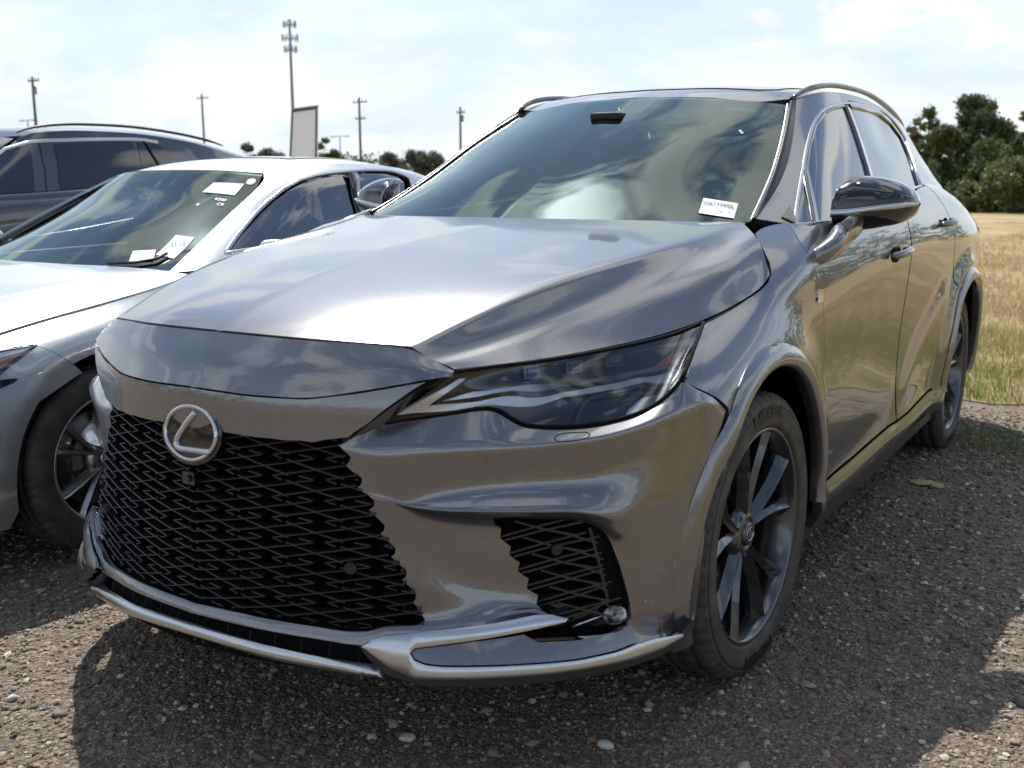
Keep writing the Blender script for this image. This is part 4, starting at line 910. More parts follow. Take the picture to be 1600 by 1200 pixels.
ramp(cr2, [(0, (.09, .08, .07)), (.5, (.17, .155, .135)), (.85, (.24, .21, .18)), (1, (.44, .42, .39))])
mxg = nn(t, 'ShaderNodeMix', data_type='RGBA'); t.links.new(cr1.outputs[0], mxg.inputs[6]); t.links.new(cr2.outputs[0], mxg.inputs[7])
mrg = nn(t, 'ShaderNodeMapRange'); mrg.inputs[1].default_value = .35; mrg.inputs[2].default_value = .65; mrg.inputs[3].default_value = .2; mrg.inputs[4].default_value = .85
t.links.new(nz.outputs[0], mrg.inputs[0]); t.links.new(mrg.outputs[0], mxg.inputs[0])
mul = nn(t, 'ShaderNodeMix', data_type='RGBA', blend_type='MULTIPLY'); mul.inputs[0].default_value = 1; t.links.new(mxg.outputs[2], mul.inputs[6])
cr3 = nn(t, 'ShaderNodeValToRGB'); ramp(cr3, [(.3, (.82, .71, .62)), (.7, (1.25, 1.10, .98))]); t.links.new(nz.outputs[0], cr3.inputs[0]); t.links.new(cr3.outputs[0], mul.inputs[7]); t.links.new(mul.outputs[2], b.inputs['Base Color'])
h1 = nn(t, 'ShaderNodeMath', operation='MULTIPLY'); h1.inputs[1].default_value = -1.0; t.links.new(v1.outputs['Distance'], h1.inputs[0])
h2 = nn(t, 'ShaderNodeMath', operation='MULTIPLY'); h2.inputs[1].default_value = -.6; t.links.new(v2.outputs['Distance'], h2.inputs[0])
h3 = nn(t, 'ShaderNodeMath', operation='ADD'); t.links.new(h1.outputs[0], h3.inputs[0]); t.links.new(h2.outputs[0], h3.inputs[1])
h4 = nn(t, 'ShaderNodeMath', operation='MULTIPLY_ADD'); h4.inputs[1].default_value = .35; t.links.new(nz2.outputs[0], h4.inputs[0]); t.links.new(h3.outputs[0], h4.inputs[2])
bp = nn(t, 'ShaderNodeBump', _Strength=1.0, _Distance=.010); t.links.new(h4.outputs[0], bp.inputs['Height']); t.links.new(bp.outputs[0], b.inputs['Normal'])
M_['gravel'] = gm_
# ---- wheels
def lathe(mb, prof, n=96, m=0, a0=0., a1=2*math.pi):
    t = np.linspace(a0, a1, n, endpoint=False); P = np.array(prof)
    V = np.array([(x, r*math.cos(q), r*math.sin(q)) for x, r in P for q in t])
    mb.add(V, [(i*n+k, (i+1)*n+k, (i+1)*n+(k+1) % n, i*n+(k+1) % n) for i in range(len(P)-1) for k in range(n)], m)
def text_mesh(body, size=1.0, bold=.0):
    cu = bpy.data.curves.new('text', 'FONT'); cu.body = body; cu.size = size; cu.align_x = 'CENTER'; cu.resolution_u = 3; cu.offset = bold
    o = bpy.data.objects.new('text', cu); COL.objects.link(o)
    bpy.context.view_layer.update()
    me = bpy.data.meshes.new_from_object(o.evaluated_get(bpy.context.evaluated_depsgraph_get()))
    V = np.array([v.co[:] for v in me.vertices]); F = [tuple(p.vertices) for p in me.polygons]
    bpy.data.objects.remove(o); bpy.data.curves.remove(cu); bpy.data.meshes.remove(me)
    return V, F
def make_wheel(parent, R=.379, rr=.287, w=.118, style='dark', rim='rim', name='wheel', lettering=True):
    wh = empty(name, parent=parent)
    s = R/.379
    mb = MB(); n = 240
    prof = [(-w*.88, rr), (-w, rr+.02), (-w*1.02, rr+.05), (-w*.96, R-.018), (-w*.86, R-.006), (-w*.66, R-.001), (-w*.62, R-.001), (-w*.61, R-.009), (-w*.55, R-.009), (-w*.54, R), (-w*.2, R), (-w*.19, R-.009), (-w*.12, R-.009), (-w*.11, R), (w*.11, R), (w*.12, R-.009), (w*.19, R-.009), (w*.2, R), (w*.54, R), (w*.55, R-.009), (w*.61, R-.009), (w*.62, R-.001),
            (w*.78, R-.003), (w*.88, R-.008), (w*.96, R-.020), (w*.975, R-.024), (w*.985, R-.028), (w*1.005, R-.036), (w*1.02, R-.050), (w*1.015, rr+.030), (w*1.0, rr+.022), (w*1.0, rr+.012), (w*.975, rr+.006), (w*.93, rr+.001), (w*.88, rr-.002)]
    t = np.linspace(0, 2*math.pi, n, endpoint=False); V = []
    for i, (x, r) in enumerate(prof):
        for k, q in enumerate(t):
            r_ = r
            if abs(x) > w*.62 and r > R-.021 and k % 4 == 0: r_ = r-.006
            if w*.2 <= abs(x) <= w*.54 and k % 4 == 2 and r > R-.002: r_ = r-.006
            V.append((x, r_*math.cos(q), r_*math.sin(q)))
    mb.add(V, [(i*n+k, (i+1)*n+k, (i+1)*n+(k+1) % n, i*n+(k+1) % n) for i in range(len(prof)-1) for k in range(n)])
    ty = mb.build('tyre', M_['rubber'], wh, smooth=True)
    ty.data.shade_smooth()
    if lettering:
        V, F = text_mesh('NEXEN', .042, .0022)
        for cen in (math.pi/2, -math.pi/2):
            mb = MB(); rb_ = R-.052
            V2 = []
            for z_ in (w*1.026, w*1.032):
                for v in V:
                    r = rb_-.010+v[1]; a = cen-v[0]/rb_*1.4; V2.append((z_, r*math.cos(a), r*math.sin(a)))
            # outer face looking along +x: y to the right is the rear, so text runs with +y
            n_ = len(V); mb.add(V2, [tuple(i+n_ for i in f) for f in F])
            if cen < 0:
                mb.V[0] = mb.V[0]
            mb.build('tyre_lettering', M_['letter'], ty, smooth=False)
        mb = MB(); lathe(mb, [(w*1.004, R-.034), (w*1.010, R-.0345), (w*1.012, R-.037), (w*1.008, R-.038)], 120); mb.build('sidewall_ring', M_['letter'], ty, smooth=True)
    # rim barrel
    mb = MB()
    lathe(mb, [(w*.90, rr), (w*.93, rr-.002), (w*.93, rr-.008), (w*.88, rr-.013), (w*.70, rr-.020), (w*.2, rr-.030), (-w*.4, rr-.030), (-w*.8, rr-.012), (-w*.88, rr)], 96)
    barrel = mb.build('rim', M_[rim], wh, smooth=True)
    ns = 5
    mb = MB()
    for k in range(ns):
        a0 = 2*math.pi*k/ns+(.31 if style == 'dark' else .1)
        for sd in (-1, 1):
            rows = []
            if style == 'dark':
                S = [(.028, 9, .026, .060), (.070, 9.5, .030, .070), (.12, 10.5, .032, .075), (.18, 12.5, .036, .082), (.235, 15.5, .044, .088), (rr-.008, 17.5, .060, .092)]
            else:
                S = [(.030, 4, .020, .070), (.08, 9, .022, .080), (.14, 12, .026, .084), (.20, 14, .030, .086), (rr-.010, 16, .038, .088)]
            V = []
            for r, da, ww, xo in S:
                r *= 1; a = a0+sd*math.radians(da); c = A(0, math.cos(a), math.sin(a)); tdir = A(0, -math.sin(a), math.cos(a))*sd
                o_ = A(xo*w/.118, 0, 0)
                for e, dx in ((-.5, -.020), (-.48, -.006), (-.10, .009), (.02, .004), (.44, -.018), (.5, -.034), (.0, -.044)):
                    V.append(c*r+o_+tdir*ww*e+A(dx, 0, 0))
            m = 7; L = len(S)
            F = [(i*m+j, i*m+(j+1) % m, (i+1)*m+(j+1) % m, (i+1)*m+j) for i in range(L-1) for j in range(m)]
            if sd < 0: F = [f[::-1] for f in F]
            mb.add(V, F)
    sp = mb.build('spokes', M_[rim], barrel, smooth=False)
    for p_ in sp.data.polygons: p_.use_smooth = False
    mb = MB(); lathe(mb, [(.048, .075), (.066, .070), (.076, .050), (.078, .034), (.070, .033)], 40); lathe(mb, [(.072, .033), (.082, .031), (.083, .024), (.083, .001)], 32)
    hub = mb.build('hub', M_[rim], barrel, smooth=True)
    for k in range(5):
        mb = MB(); a = 2*math.pi*(k+.5)/5+.31; c = A(.060, .055*math.cos(a), .055*math.sin(a)); mb.tube([c-A(.02, 0, 0), c+A(.014, 0, 0)], .0095, 6); mb.build('wheel_nut', M_['disc'], barrel)
    mb = MB()
    q = np.linspace(0, 2*math.pi, 24); mb.tube(np.array([(.084, .021*math.cos(t_), .017*math.sin(t_)) for t_ in q]), .0018, 5, cap=False)
    mb.tube(np.array([(.084, .002, .011), (.084, -.010, -.006), (.084, .014, -.007)]), .0018, 5); mb.build('centre_cap_emblem', M_['chrome'], hub, smooth=True)
    mb = MB(); lathe(mb, [(.018, .172), (.022, .170), (.022, .09), (.03, .085), (.03, .02)], 64); lathe(mb, [(.018, .172), (-.006, .172), (-.006, .09)], 64)
    mb.build('brake_disc', M_['disc'], wh, smooth=True)
    mb = MB(); a_ = np.radians(np.linspace(-38, 38, 9)); V = []
    for q_ in a_:
        for x_, r_ in ((.045, .125), (.052, .15), (.045, .185), (-.03, .185), (-.03, .12)): V.append((x_, -r_*math.cos(q_), r_*math.sin(q_)))
    mb.add(V, [(i*5+j, i*5+(j+1) % 5, (i+1)*5+(j+1) % 5, (i+1)*5+j) for i in range(8) for j in range(5)]+[(0, 1, 2, 3, 4), (40, 44, 43, 42, 41)])
    mb.build('brake_caliper', M_['rim'], wh)
    mb = MB(); lathe(mb, [(-.02, .24), (-.03, .10), (-.03, .01)], 40); mb.build('brake_backplate', M_['dark'], wh, smooth=True)
    return wh
def dup(o, parent):
    c = o.copy(); COL.objects.link(c); c.parent = parent
    for ch in list(o.children): dup(ch, c)
    return c
M_['letter'] = pr('tyre lettering', (.006, .006, .006), .5)
t_, b_ = nodes(M_['rubber']); tc2 = nn(t_, 'ShaderNodeTexCoord'); nz_ = nn(t_, 'ShaderNodeTexNoise', _Scale=18, _Detail=6); t_.links.new(tc2.outputs['Object'], nz_.inputs[0])
crr = nn(t_, 'ShaderNodeValToRGB'); ramp(crr, [(.3, (.045, .042, .038)), (.7, (.10, .092, .080))]); t_.links.new(nz_.outputs[0], crr.inputs[0]); t_.links.new(crr.outputs[0], b_.inputs['Base Color'])
wheel0 = make_wheel(suv)
for i, (x, y, st, roll) in enumerate(((.818, 0, -.043, .12), (.818, WB, 0, .5), (-.818, 0, -.043, .9), (-.818, WB, 0, .3))):
    w_ = wheel0 if i == 0 else dup(wheel0, suv)
    w_.location = (x, y, HZ-.002); w_.rotation_euler = (0, 0, st+(0 if x > 0 else math.pi))
    w_.rotation_mode = 'XYZ'
# ---- door mirrors
top = [(1300, 300, .872), (1308, 285, .888), (1324, 277, .912), (1350, 275.5, .955), (1378, 280, 1.005), (1404, 289, 1.050), (1422, 301, 1.080), (1433, 318, 1.100)]
mid = [(1297, 332, .872), (1310, 331, .888), (1325, 330, .912), (1350, 327, .955), (1378, 323, 1.005), (1404, 320, 1.050), (1422, 318, 1.080), (1433, 319, 1.100)]
bot = [(1292, 350, .872), (1305, 359, .888), (1320, 361, .912), (1345, 360, .955), (1376, 355, 1.005), (1402, 349, 1.050), (1421, 338, 1.080), (1432, 321, 1.100)]
T_, Q_, B_ = [np.array([px_x(*p_) for p_ in L]) for L in (top, mid, bot)]
def mrow(Z0, Z1, dep, fz):
    pass
sec = []
for k in range(8):
    c = Q_[k]; yt = c[1]+.045; dpt = [.035, .06, .075, .085, .085, .078, .06, .012][k]
    zt, zm, zb = T_[k][2], Q_[k][2], B_[k][2]
    # arc from rear top over the front to rear bottom
    up = [(c[0], yt+dpt*1.1, zt-.004), (c[0], yt+dpt*.4, zt+.001), (c[0], yt-dpt*.25, zt-(zt-zm)*.10), (c[0], yt-dpt*.85, zt-(zt-zm)*.48), (c[0], yt-dpt, zm)]
    lo = [(c[0], yt-dpt, zm), (c[0], yt-dpt*.9, zm+(zb-zm)*.45), (c[0], yt-dpt*.45, zm+(zb-zm)*.93), (c[0], yt+dpt*.3, zb), (c[0], yt+dpt*1.0, zb+.004)]
    sec.append((up, lo))
for key_, nm, mt in ((0, 'mirror_cap', 'black_gloss'), (1, 'mirror_housing', 'black_gloss')):
    rows = [curve(np.array(s_[key_]), 24) for s_ in sec]
    # cap the inner end by collapsing the first section
    r0_ = rows[0]; cc = (A(*sec[0][0][0])+A(*sec[0][1][-1]))/2+A(0, -.03, 0); rows = [r0_*.1+cc*.9+A(-.006, 0, 0), r0_*.75+cc*.25+A(-.004, 0, 0)]+rows
    ms = RS(rows, nu=40, sub=6); ms.C = A(1.03, .62, 1.22); ms.normals()
    caps = panel(nm, ms, None, res=.012, mat=M_[mt], parent=suv, sides=2, gap=0, skirt=.002)
    if key_ == 0: mcap = caps
for sg in (1, -1):
    mb = MB(); L = []
    for k in range(8):
        up = sec[k][0][-1]; L.append(A(up[0], up[1]-.002, up[2]))
    L = curve(np.array(L), 30); wv = np.interp(np.arange(30), [0, 4, 22, 29], [.015, .014, .010, .004])
    V = []
    for p_, w__ in zip(L, wv): V += [p_+A(0, 0.002, w__*.55), p_+A(0, -.009, w__*.25), p_+A(0, -.004, -w__), p_+A(0, .004, -w__*1.1)]
    mb.add(np.array(V)*A(sg, 1, 1), [(i*4+j, i*4+j+1, (i+1)*4+j+1, (i+1)*4+j) for i in range(29) for j in range(3)]); mb.build('mirror_trim', M_['chrome'], suv, smooth=True)
    mb = MB(); sb_ = side.at(side.hit([(1284, 396)]))[0]; tp_ = Q_[2]+A(.02, .05, -.03)
    L = curve(np.array([sb_+A(-.03, .02, -.02), sb_+A(.004, .015, .004), (sb_+tp_)/2+A(.004, 0, .0), tp_, tp_+A(.01, .0, .02)]), 14); V = []
    for k_, p_ in enumerate(L):
        t_ = L[min(k_+1, 13)]-L[max(k_-1, 0)]; t_ /= np.linalg.norm(t_); e1 = A(0, 1, .15); e1 -= t_*(e1@t_); e1 /= np.linalg.norm(e1); e2 = np.cross(t_, e1); w_ = np.interp(k_, [0, 3, 9, 13], [.075, .058, .048, .05])
        for q_ in np.linspace(0, 2*math.pi, 16, endpoint=False): c_, s_2 = math.cos(q_), math.sin(q_); V.append(p_+e1*w_*np.sign(c_)*abs(c_)**.7+e2*.028*np.sign(s_2)*abs(s_2)**.7)
    mb.add(np.array(V)*A(sg, 1, 1), [(i_*16+k_, i_*16+(k_+1) % 16, (i_+1)*16+(k_+1) % 16, (i_+1)*16+k_) for i_ in range(13) for k_ in range(16)]); mb.build('mirror_arm', M_['grey'], suv, smooth=True)
    # mirror glass facing rearwards
    mb = MB(); V = [s_[0][0] for s_ in sec]+[s_[1][-1] for s_ in sec]; V = np.array(V)-A(0, .006, 0); mb.add(V*A(sg, 1, 1), [(i, i+1, i+9, i+8) for i in range(7)]); mb.build('mirror_glass', M_['black_gloss'], suv, smooth=False)
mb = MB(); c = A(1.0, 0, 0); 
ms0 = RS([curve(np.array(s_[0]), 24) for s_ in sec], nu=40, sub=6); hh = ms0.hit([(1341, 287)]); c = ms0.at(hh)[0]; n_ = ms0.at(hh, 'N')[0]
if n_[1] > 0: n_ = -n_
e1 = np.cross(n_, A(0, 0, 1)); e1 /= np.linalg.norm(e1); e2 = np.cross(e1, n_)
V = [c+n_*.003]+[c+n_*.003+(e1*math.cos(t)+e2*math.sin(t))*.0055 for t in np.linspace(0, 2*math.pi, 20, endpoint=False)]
mb.add(V, [(0, k+1, (k+1) % 20+1) for k in range(20)]); mb.build('round_white_disc', M_['white'], suv)  # small flat white disc laid on the mirror cap
# small black sail panel at the foot of the A pillar
u = side.hit([(1222, 352), (1232, 326), (1238, 352), (1240, 366)])
# ---- interior
def rbox(mb, c, h, r=.03, n=3, R=None, m=0):
    """rounded box"""
    c = np.array(c, float); h = np.array(h, float)
    g = np.linspace(-1, 1, 7); V = []; F = []
    for ax in range(3):
        for s_ in (-1, 1):
            st = len(V)
            for a_ in g:
                for b_ in g:
                    p_ = np.zeros(3); p_[ax] = s_; p_[(ax+1) % 3] = a_; p_[(ax+2) % 3] = b_
                    q_ = p_*h; inn = np.clip(q_, -(h-r), h-r); d = q_-inn; L = np.linalg.norm(d); V.append(inn+(d/L*r if L > 0 else d))
            for i in range(6):
                for j in range(6):
                    f = (st+i*7+j, st+(i+1)*7+j, st+(i+1)*7+j+1, st+i*7+j+1); F.append(f if s_ > 0 else f[::-1])
    V = np.array(V)
    if R is not None: V = V @ np.array(R).T
    mb.add(V+c, F, m)
def rx(a): return np.array([[1, 0, 0], [0, math.cos(a), -math.sin(a)], [0, math.sin(a), math.cos(a)]])
mb = MB(); xx = np.linspace(-.74, .74, 31); V = []
DP = [(.34, 1.10), (.50, 1.115), (.66, 1.115), (.78, 1.09), (.86, 1.03), (.88, .85)]
for x in xx:
    for k, (y, z) in enumerate(DP):
        hump = .035*math.exp(-((x-.37)/.17)**2) if 1 < k < 5 else 0
        V.append((x, y+.12*abs(x)**2*(1 if k < 2 else .3), z+hump-.03*abs(x)**3))
m = len(DP); mb.add(V, [(i*m+j, i*m+j+1, (i+1)*m+j+1, (i+1)*m+j) for i in range(30) for j in range(m-1)]); mb.build('dashboard', M_['dash'], suv, smooth=True)
mb = MB(); t = np.linspace(0, 2*math.pi, 40); Rw = rx(rad(-65))
cw_ = A(.37, .93, 1.03)
mb.tube(np.array([cw_+Rw @ A(.185*math.cos(a), .18*math.sin(a), 0) for a in t]), .016, 10, cap=False)
mb.tube([cw_+Rw @ A(-.17, 0, 0), cw_+Rw @ A(.17, 0, 0)], .018, 8); mb.tube([cw_, cw_+Rw @ A(0, -.17, 0)], .016, 8)
rbox(mb, cw_, (.07, .055, .02), .018, R=Rw); mb.build('steering_wheel', M_['interior'], suv, smooth=True)
def seat(x, y, w=.26):
    mb = MB(); rbox(mb, (x, y+.05, .72), (w, .27, .09), .05); rbox(mb, (x, y+.38, 1.0), (w*.92, .07, .34), .06, R=rx(rad(-14)))
    rbox(mb, (x-w*.8, y+.30, .98), (.05, .09, .26), .04, R=rx(rad(-14))); rbox(mb, (x+w*.8, y+.30, .98), (.05, .09, .26), .04, R=rx(rad(-14)))
    for sx in (-.05, .05): mb.tube([(x+sx, y+.45, 1.28), (x+sx, y+.47, 1.38)], .006, 6)
    s_ = mb.build('seat', M_['seat'], suv, smooth=True)
    mb = MB(); rbox(mb, (x, y+.475, 1.405), (.125, .045, .085), .04); mb.build('headrest', M_['seat'], s_, smooth=True)
seat(.37, 1.10); seat(-.37, 1.10); seat(.40, 2.05, .24); seat(-.40, 2.05, .24)
mb = MB(); rbox(mb, (0, .99, 1.485), (.105, .018, .030), .016); mb.tube([(0, .99, 1.49), (0, 1.03, 1.55)], .01, 6); mb.build('rear_view_mirror', M_['black_gloss'], suv, smooth=True)
mb = MB(); rbox(mb, (0, .95, 1.515), (.06, .05, .015), .012); mb.build('camera_pod', M_['interior'], suv, smooth=True)
# headliner, door cards, floor
mb = MB()
G = rf.at(np.array([(u, v) for v in range(0, rf.nv, 6) for u in range(4, rf.nu, 6)], float), off=-.035); nu_ = len(range(4, rf.nu, 6)); nv_ = len(range(0, rf.nv, 6))
for sg in (1, -1): mb.add(G*A(sg, 1, 1), [(j*nu_+i, j*nu_+i+1, (j+1)*nu_+i+1, (j+1)*nu_+i) for j in range(nv_-1) for i in range(nu_-1)])
mb.build('headliner', pr('headliner', (.16, .16, .155), .9), suv, smooth=True)
mb = MB()
for sg in (1, -1): mb.box((sg*.80, 1.5, .92), (.02, 1.0, .22))
mb.box((0, 1.5, .56), (.8, 1.1, .02)); mb.build('door_card', M_['interior'], suv)
for sg in (1, -1):
    mb = MB(); mb.tube(np.array([(sg*.80, 1.62, 1.12), (sg*.70, 1.64, 1.38), (sg*.58, 1.66, 1.58)]), .035, 8)
    mb.build('pillar_lining', M_['interior'], suv, smooth=True)
# ---- paper label behind the windshield and small stickers at its top
def sticker(rs, pix, name, parent, off, mat='paper'):
    return panel(name, rs, rs.hit(pix), res=.03, mat=M_[mat], parent=parent, sides=1, skirt=0, gap=0, off=off)[0]
st = sticker(wss, [(1099, 310.5), (1153, 319), (1146, 342.5), (1091.5, 334)], 'windshield_label', windshield, .003)
st['label'] = 'white paper label with stock number at the lower driver side of the windshield'
def write_on(rs, txt, pix0, pix1, h, name, parent, off, mat='ink', bold=.0):
    """text whose baseline runs between two points on the surface"""
    uv = rs.hit([pix0, pix1]); X = rs.at(uv, off=off); N = rs.at(uv, 'N')[0]; e1 = X[1]-X[0]; L = np.linalg.norm(e1); e1 /= L
    e2 = np.cross(N, e1); e2 /= np.linalg.norm(e2)
    V, F = text_mesh(txt, 1.0, bold); w0 = V[:, 0].max()-V[:, 0].min(); x0 = V[:, 0].min()
    V3 = np.array([X[0]+e1*(v[0]-x0)*L/w0+e2*v[1]*h/.72 for v in V])
    return mk(name, V3, F, M_[mat], parent, smooth=False)
write_on(wss, '50617709B', (1098, 321), (1145, 328), .020, 'label_text', st, .0075, bold=.01)
write_on(wss, '01/05  (1H) 0B 1 178', (1096, 330), (1141, 336.5), .009, 'label_text', st, .0075)
s2_ = sticker(wss, [(1191, 171.5), (1208, 172.5), (1208, 183), (1190, 182)], 'inspection_sticker', windshield, -.002); s3_ = sticker(wss, [(1132, 166.5), (1183, 169.5), (1183, 174), (1132, 171)], 'warning_sticker', windshield, -.002)
write_on(wss, '8', (1153, 204), (1157, 210), .012, 'glass_mark', windshield, .003, 'white')
# ================================================================== silver sedan
SX, SY = -2.23, -.25
def shift_hit(rs, pts, sh):
    G0 = rs.G; rs.G = G0+np.array(sh); h = rs.hit(pts); rs.G = G0; return h
sedan = empty('sedan', (SX, SY, 0)); tag(sedan, 'silver sedan parked directly beside the grey SUV, windshield carrying paper labels', 'car')
SS = (SX, SY, 0); S_ = M_['silver']
def sx(px_, py_, x): p = px_x(px_, py_, SX+x); return (x, p[1]-SY, p[2])
sh0 = [(0, -.93, .70), (0, -.85, .755), (0, -.6, .822), (0, -.3, .875), (0, 0, .918), (0, .30, .955), (0, .40, .965)]
sh1 = [(.30, -.90, .70), (.31, -.8, .758), (.33, -.55, .824), (.35, -.25, .878), (.37, .02, .918), (.39, .30, .950), (.40, .42, .960)]
sh2 = [(.60, -.78, .70), (.62, -.68, .755), (.64, -.45, .812), (.66, -.20, .862), (.68, .05, .900), (.69, .30, .932), (.70, .47, .948)]
sh3 = [(.72, -.66, .70), (.745, -.55, .748), (.765, -.36, .792), (.785, -.15, .832), (.80, .08, .868), (.805, .30, .902), (.79, .50, .935)]
shd = RS([sh0, sh1, sh2, sh3], nu=80)
panel('hood', shd, None, res=.04, mat=S_, parent=sedan, sides=0, skirt=.02, gap=.001)
SR = .332; S_AR = .385; SWB = 2.87
def s_arch(G):
    G = G.copy()
    for y0 in (0., SWB):
        r = np.hypot(G[..., 1]-y0, G[..., 2]-SR); t = np.clip((.52-r)/.10, 0, 1); t = t*t*(3-2*t); G[..., 0] += .016*t*np.clip((G[..., 0]-.8)/.06, 0, 1)
    return G
s0 = [(.715, -.72, .695), (.755, -.55, .742), (.775, -.36, .786), (.795, -.15, .826), (.81, .08, .862), (.815, .30, .898), (.80, .50, .932), (.83, .75, .955), (.835, 1.2, .965), (.835, 1.8, .975), (.82, 2.4, .985), (.78, 2.9, .99), (.72, 3.6, .97)]
s1 = [(.80, -.72, .66), (.845, -.55, .70), (.865, -.36, .738), (.878, -.15, .772), (.885, .08, .80), (.89, .30, .825), (.893, .50, .85), (.895, .75, .87), (.90, 1.2, .885), (.905, 1.8, .90), (.905, 2.4, .915), (.88, 2.9, .91), (.80, 3.6, .88)]
s2 = [(.84, -.72, .58), (.885, -.55, .61), (.905, -.36, .63), (.912, -.1, .65), (.915, .3, .67), (.915, 1.0, .70), (.92, 1.8, .73), (.925, 2.6, .75), (.91, 3.0, .74), (.82, 3.6, .70)]
s3 = [(.86, -.72, .44), (.90, -.55, .46), (.915, -.36, .47), (.92, .3, .48), (.91, 1.0, .50), (.91, 1.8, .52), (.925, 2.6, .54), (.91, 3.0, .53), (.82, 3.6, .50)]
s4 = [(.86, -.72, .30), (.895, -.55, .31), (.91, -.2, .32), (.915, 1, .33), (.915, 2, .33), (.915, 2.8, .34), (.83, 3.6, .36)]
s5 = [(.82, -.72, .18), (.86, -.55, .18), (.87, 1, .17), (.88, 2, .17), (.87, 2.8, .18), (.78, 3.6, .25)]
ssd = RS([s0, s1, s2, s3, s4, s5], nu=240, sub=9, key=1, krange=(-.72, 3.6), mod=s_arch)
def s_yz(y, z):
    y = np.atleast_1d(np.asarray(y, float)); z = np.broadcast_to(z, y.shape); u = (y+.72)/4.32*(ssd.nu-1); o_ = []
    for uu, zz in zip(u, z):
        i = int(np.clip(round(uu), 0, ssd.nu-1)); col = ssd.G[:, i, 2]; o_.append((uu, np.interp(-zz, -col, np.arange(ssd.nv))))
    return np.array(o_)
def s_arc(y0, r, a0, a1, n=30): t = np.radians(np.linspace(a0, a1, n)); return s_yz(y0+r*np.cos(t), SR+r*np.sin(t))
sh_ = lambda L: shift_hit(ssd, L, SS)
seam1 = sh_([(58, 540.5), (80, 549), (100, 560), (118, 573), (128, 582)])
us = lambda y: (y+.72)/4.32*239
# fender
fo = np.vstack([[(us(y), 0) for y in (.62, .3, 0., -.3, -.5)], seam1, s_arc(0, S_AR, 132, -4), s_yz([.47, .50, .52, .54, .58], [.30, .45, .6, .75, .88])])
panel('front_fender', ssd, fo, res=.03, mat=S_, parent=sedan, sides=2)
# bumper corner + front
bo = np.vstack([[(0, t) for t in np.linspace(ssd.nv-1, 0, 14)], [(us(-.60), 0), (us(-.505), 0)], seam1, s_arc(0, S_AR, 138, 194, 20), s_yz([-.40], [.185])])
panel('front_bumper', ssd, bo, res=.03, mat=S_, parent=sedan, sides=2, gap=0)
fr = []
for k, (z, yc) in enumerate(((.70, -.93), (.66, -.96), (.58, -.98), (.44, -1.0), (.30, -.99), (.18, -.95))):
    e = ssd.G[min(k*9, ssd.nv-1), 0]; fr.append([(0, yc, z), (.3, yc+.03, z), (.55, yc+.10, e[2]), (.72, yc+.19, e[2]), tuple(e)])
frs = RS(fr, nu=50); panel('front_fascia', frs, None, res=.04, mat=S_, parent=sedan, sides=0, gap=0)
panel('front_grille', frs, [(0, 6), (16, 6), (24, 38), (0, 38)], res=.04, mat=M_['grille'], parent=sedan, sides=0, gap=0, off=.006)
# headlamp and side marker on the visible corner
hl_ = sh_([(-60, 560), (0, 547.5), (40, 541.5), (58, 540), (40, 556), (18, 572), (0, 588), (-60, 640)])
h1_ = panel('headlight', ssd, hl_, res=.02, mat=M_['lens'], parent=sedan, sides=2, off=.006, gap=0, skirt=.006)
for i_, sgn in enumerate((1, -1)):
    def sub(nm, L, off, mt):
        o = panel(nm, ssd, sh_(L), res=.02, mat=M_[mt], parent=h1_[i_], sides=1, off=off, gap=0, skirt=.002)[0]
        if sgn < 0: o.scale = (-1, 1, 1)
    sub('lamp_housing', [(-60, 560), (0, 548), (58, 541), (40, 555), (18, 571), (0, 587), (-60, 640)], .001, 'hl_dark')
    sub('light_bar', [(-60, 563), (0, 552), (48, 544), (38, 550), (0, 560), (-60, 573)], .003, 'drl')
    sub('corner_reflector', [(-60, 585), (0, 563), (36, 551), (14, 567), (0, 577), (-60, 615)], .0035, 'amber')
panel('marker_slot', ssd, sh_([(-40, 596), (0, 594), (20, 591.5), (29, 592), (22, 598), (8, 604), (0, 607), (-40, 620)]), res=.02, mat=M_['black_gloss'], parent=sedan, sides=2, off=.003, gap=0, skirt=.002)
# doors and rear body
ylow = .26
d1 = np.vstack([[(us(y), 0) for y in np.linspace(.62, 1.62, 12)], s_yz([1.64, 1.64, 1.63, 1.62], [.85, .6, .4, ylow]), s_yz(np.linspace(1.6, .48, 12), ylow), s_yz([.47, .50, .52, .54, .58], [.30, .45, .6, .75, .88])])
panel('front_door', ssd, d1, res=.04, mat=S_, parent=sedan, sides=2)
d2 = np.vstack([[(us(y), 0) for y in np.linspace(1.63, 2.5, 12)], s_yz([2.56, 2.55], [.85, .74]), s_arc(SWB, S_AR+.06, 130, 182, 12), s_yz(np.linspace(2.4, 1.63, 8), ylow), s_yz([1.64, 1.64], [.5, .8])])
panel('rear_door', ssd, d2, res=.04, mat=S_, parent=sedan, sides=2)
q1 = np.vstack([[(us(y), 0) for y in np.linspace(2.5, 3.58, 12)], s_yz([3.58]*4, [.85, .6, .45, .28]), s_arc(SWB, S_AR, -8, 184)[:], s_arc(SWB, S_AR+.06, 182, 130, 12), s_yz([2.55, 2.56], [.74, .85])])
panel('rear_quarter', ssd, q1, res=.04, mat=S_, parent=sedan, sides=2)
sl_ = np.vstack([s_yz(np.linspace(.42, 2.44, 12), ylow-.004), s_yz(np.linspace(2.44, .42, 12), .175)])
panel('side_sill', ssd, sl_, res=.05, mat=S_, parent=sedan, sides=2)
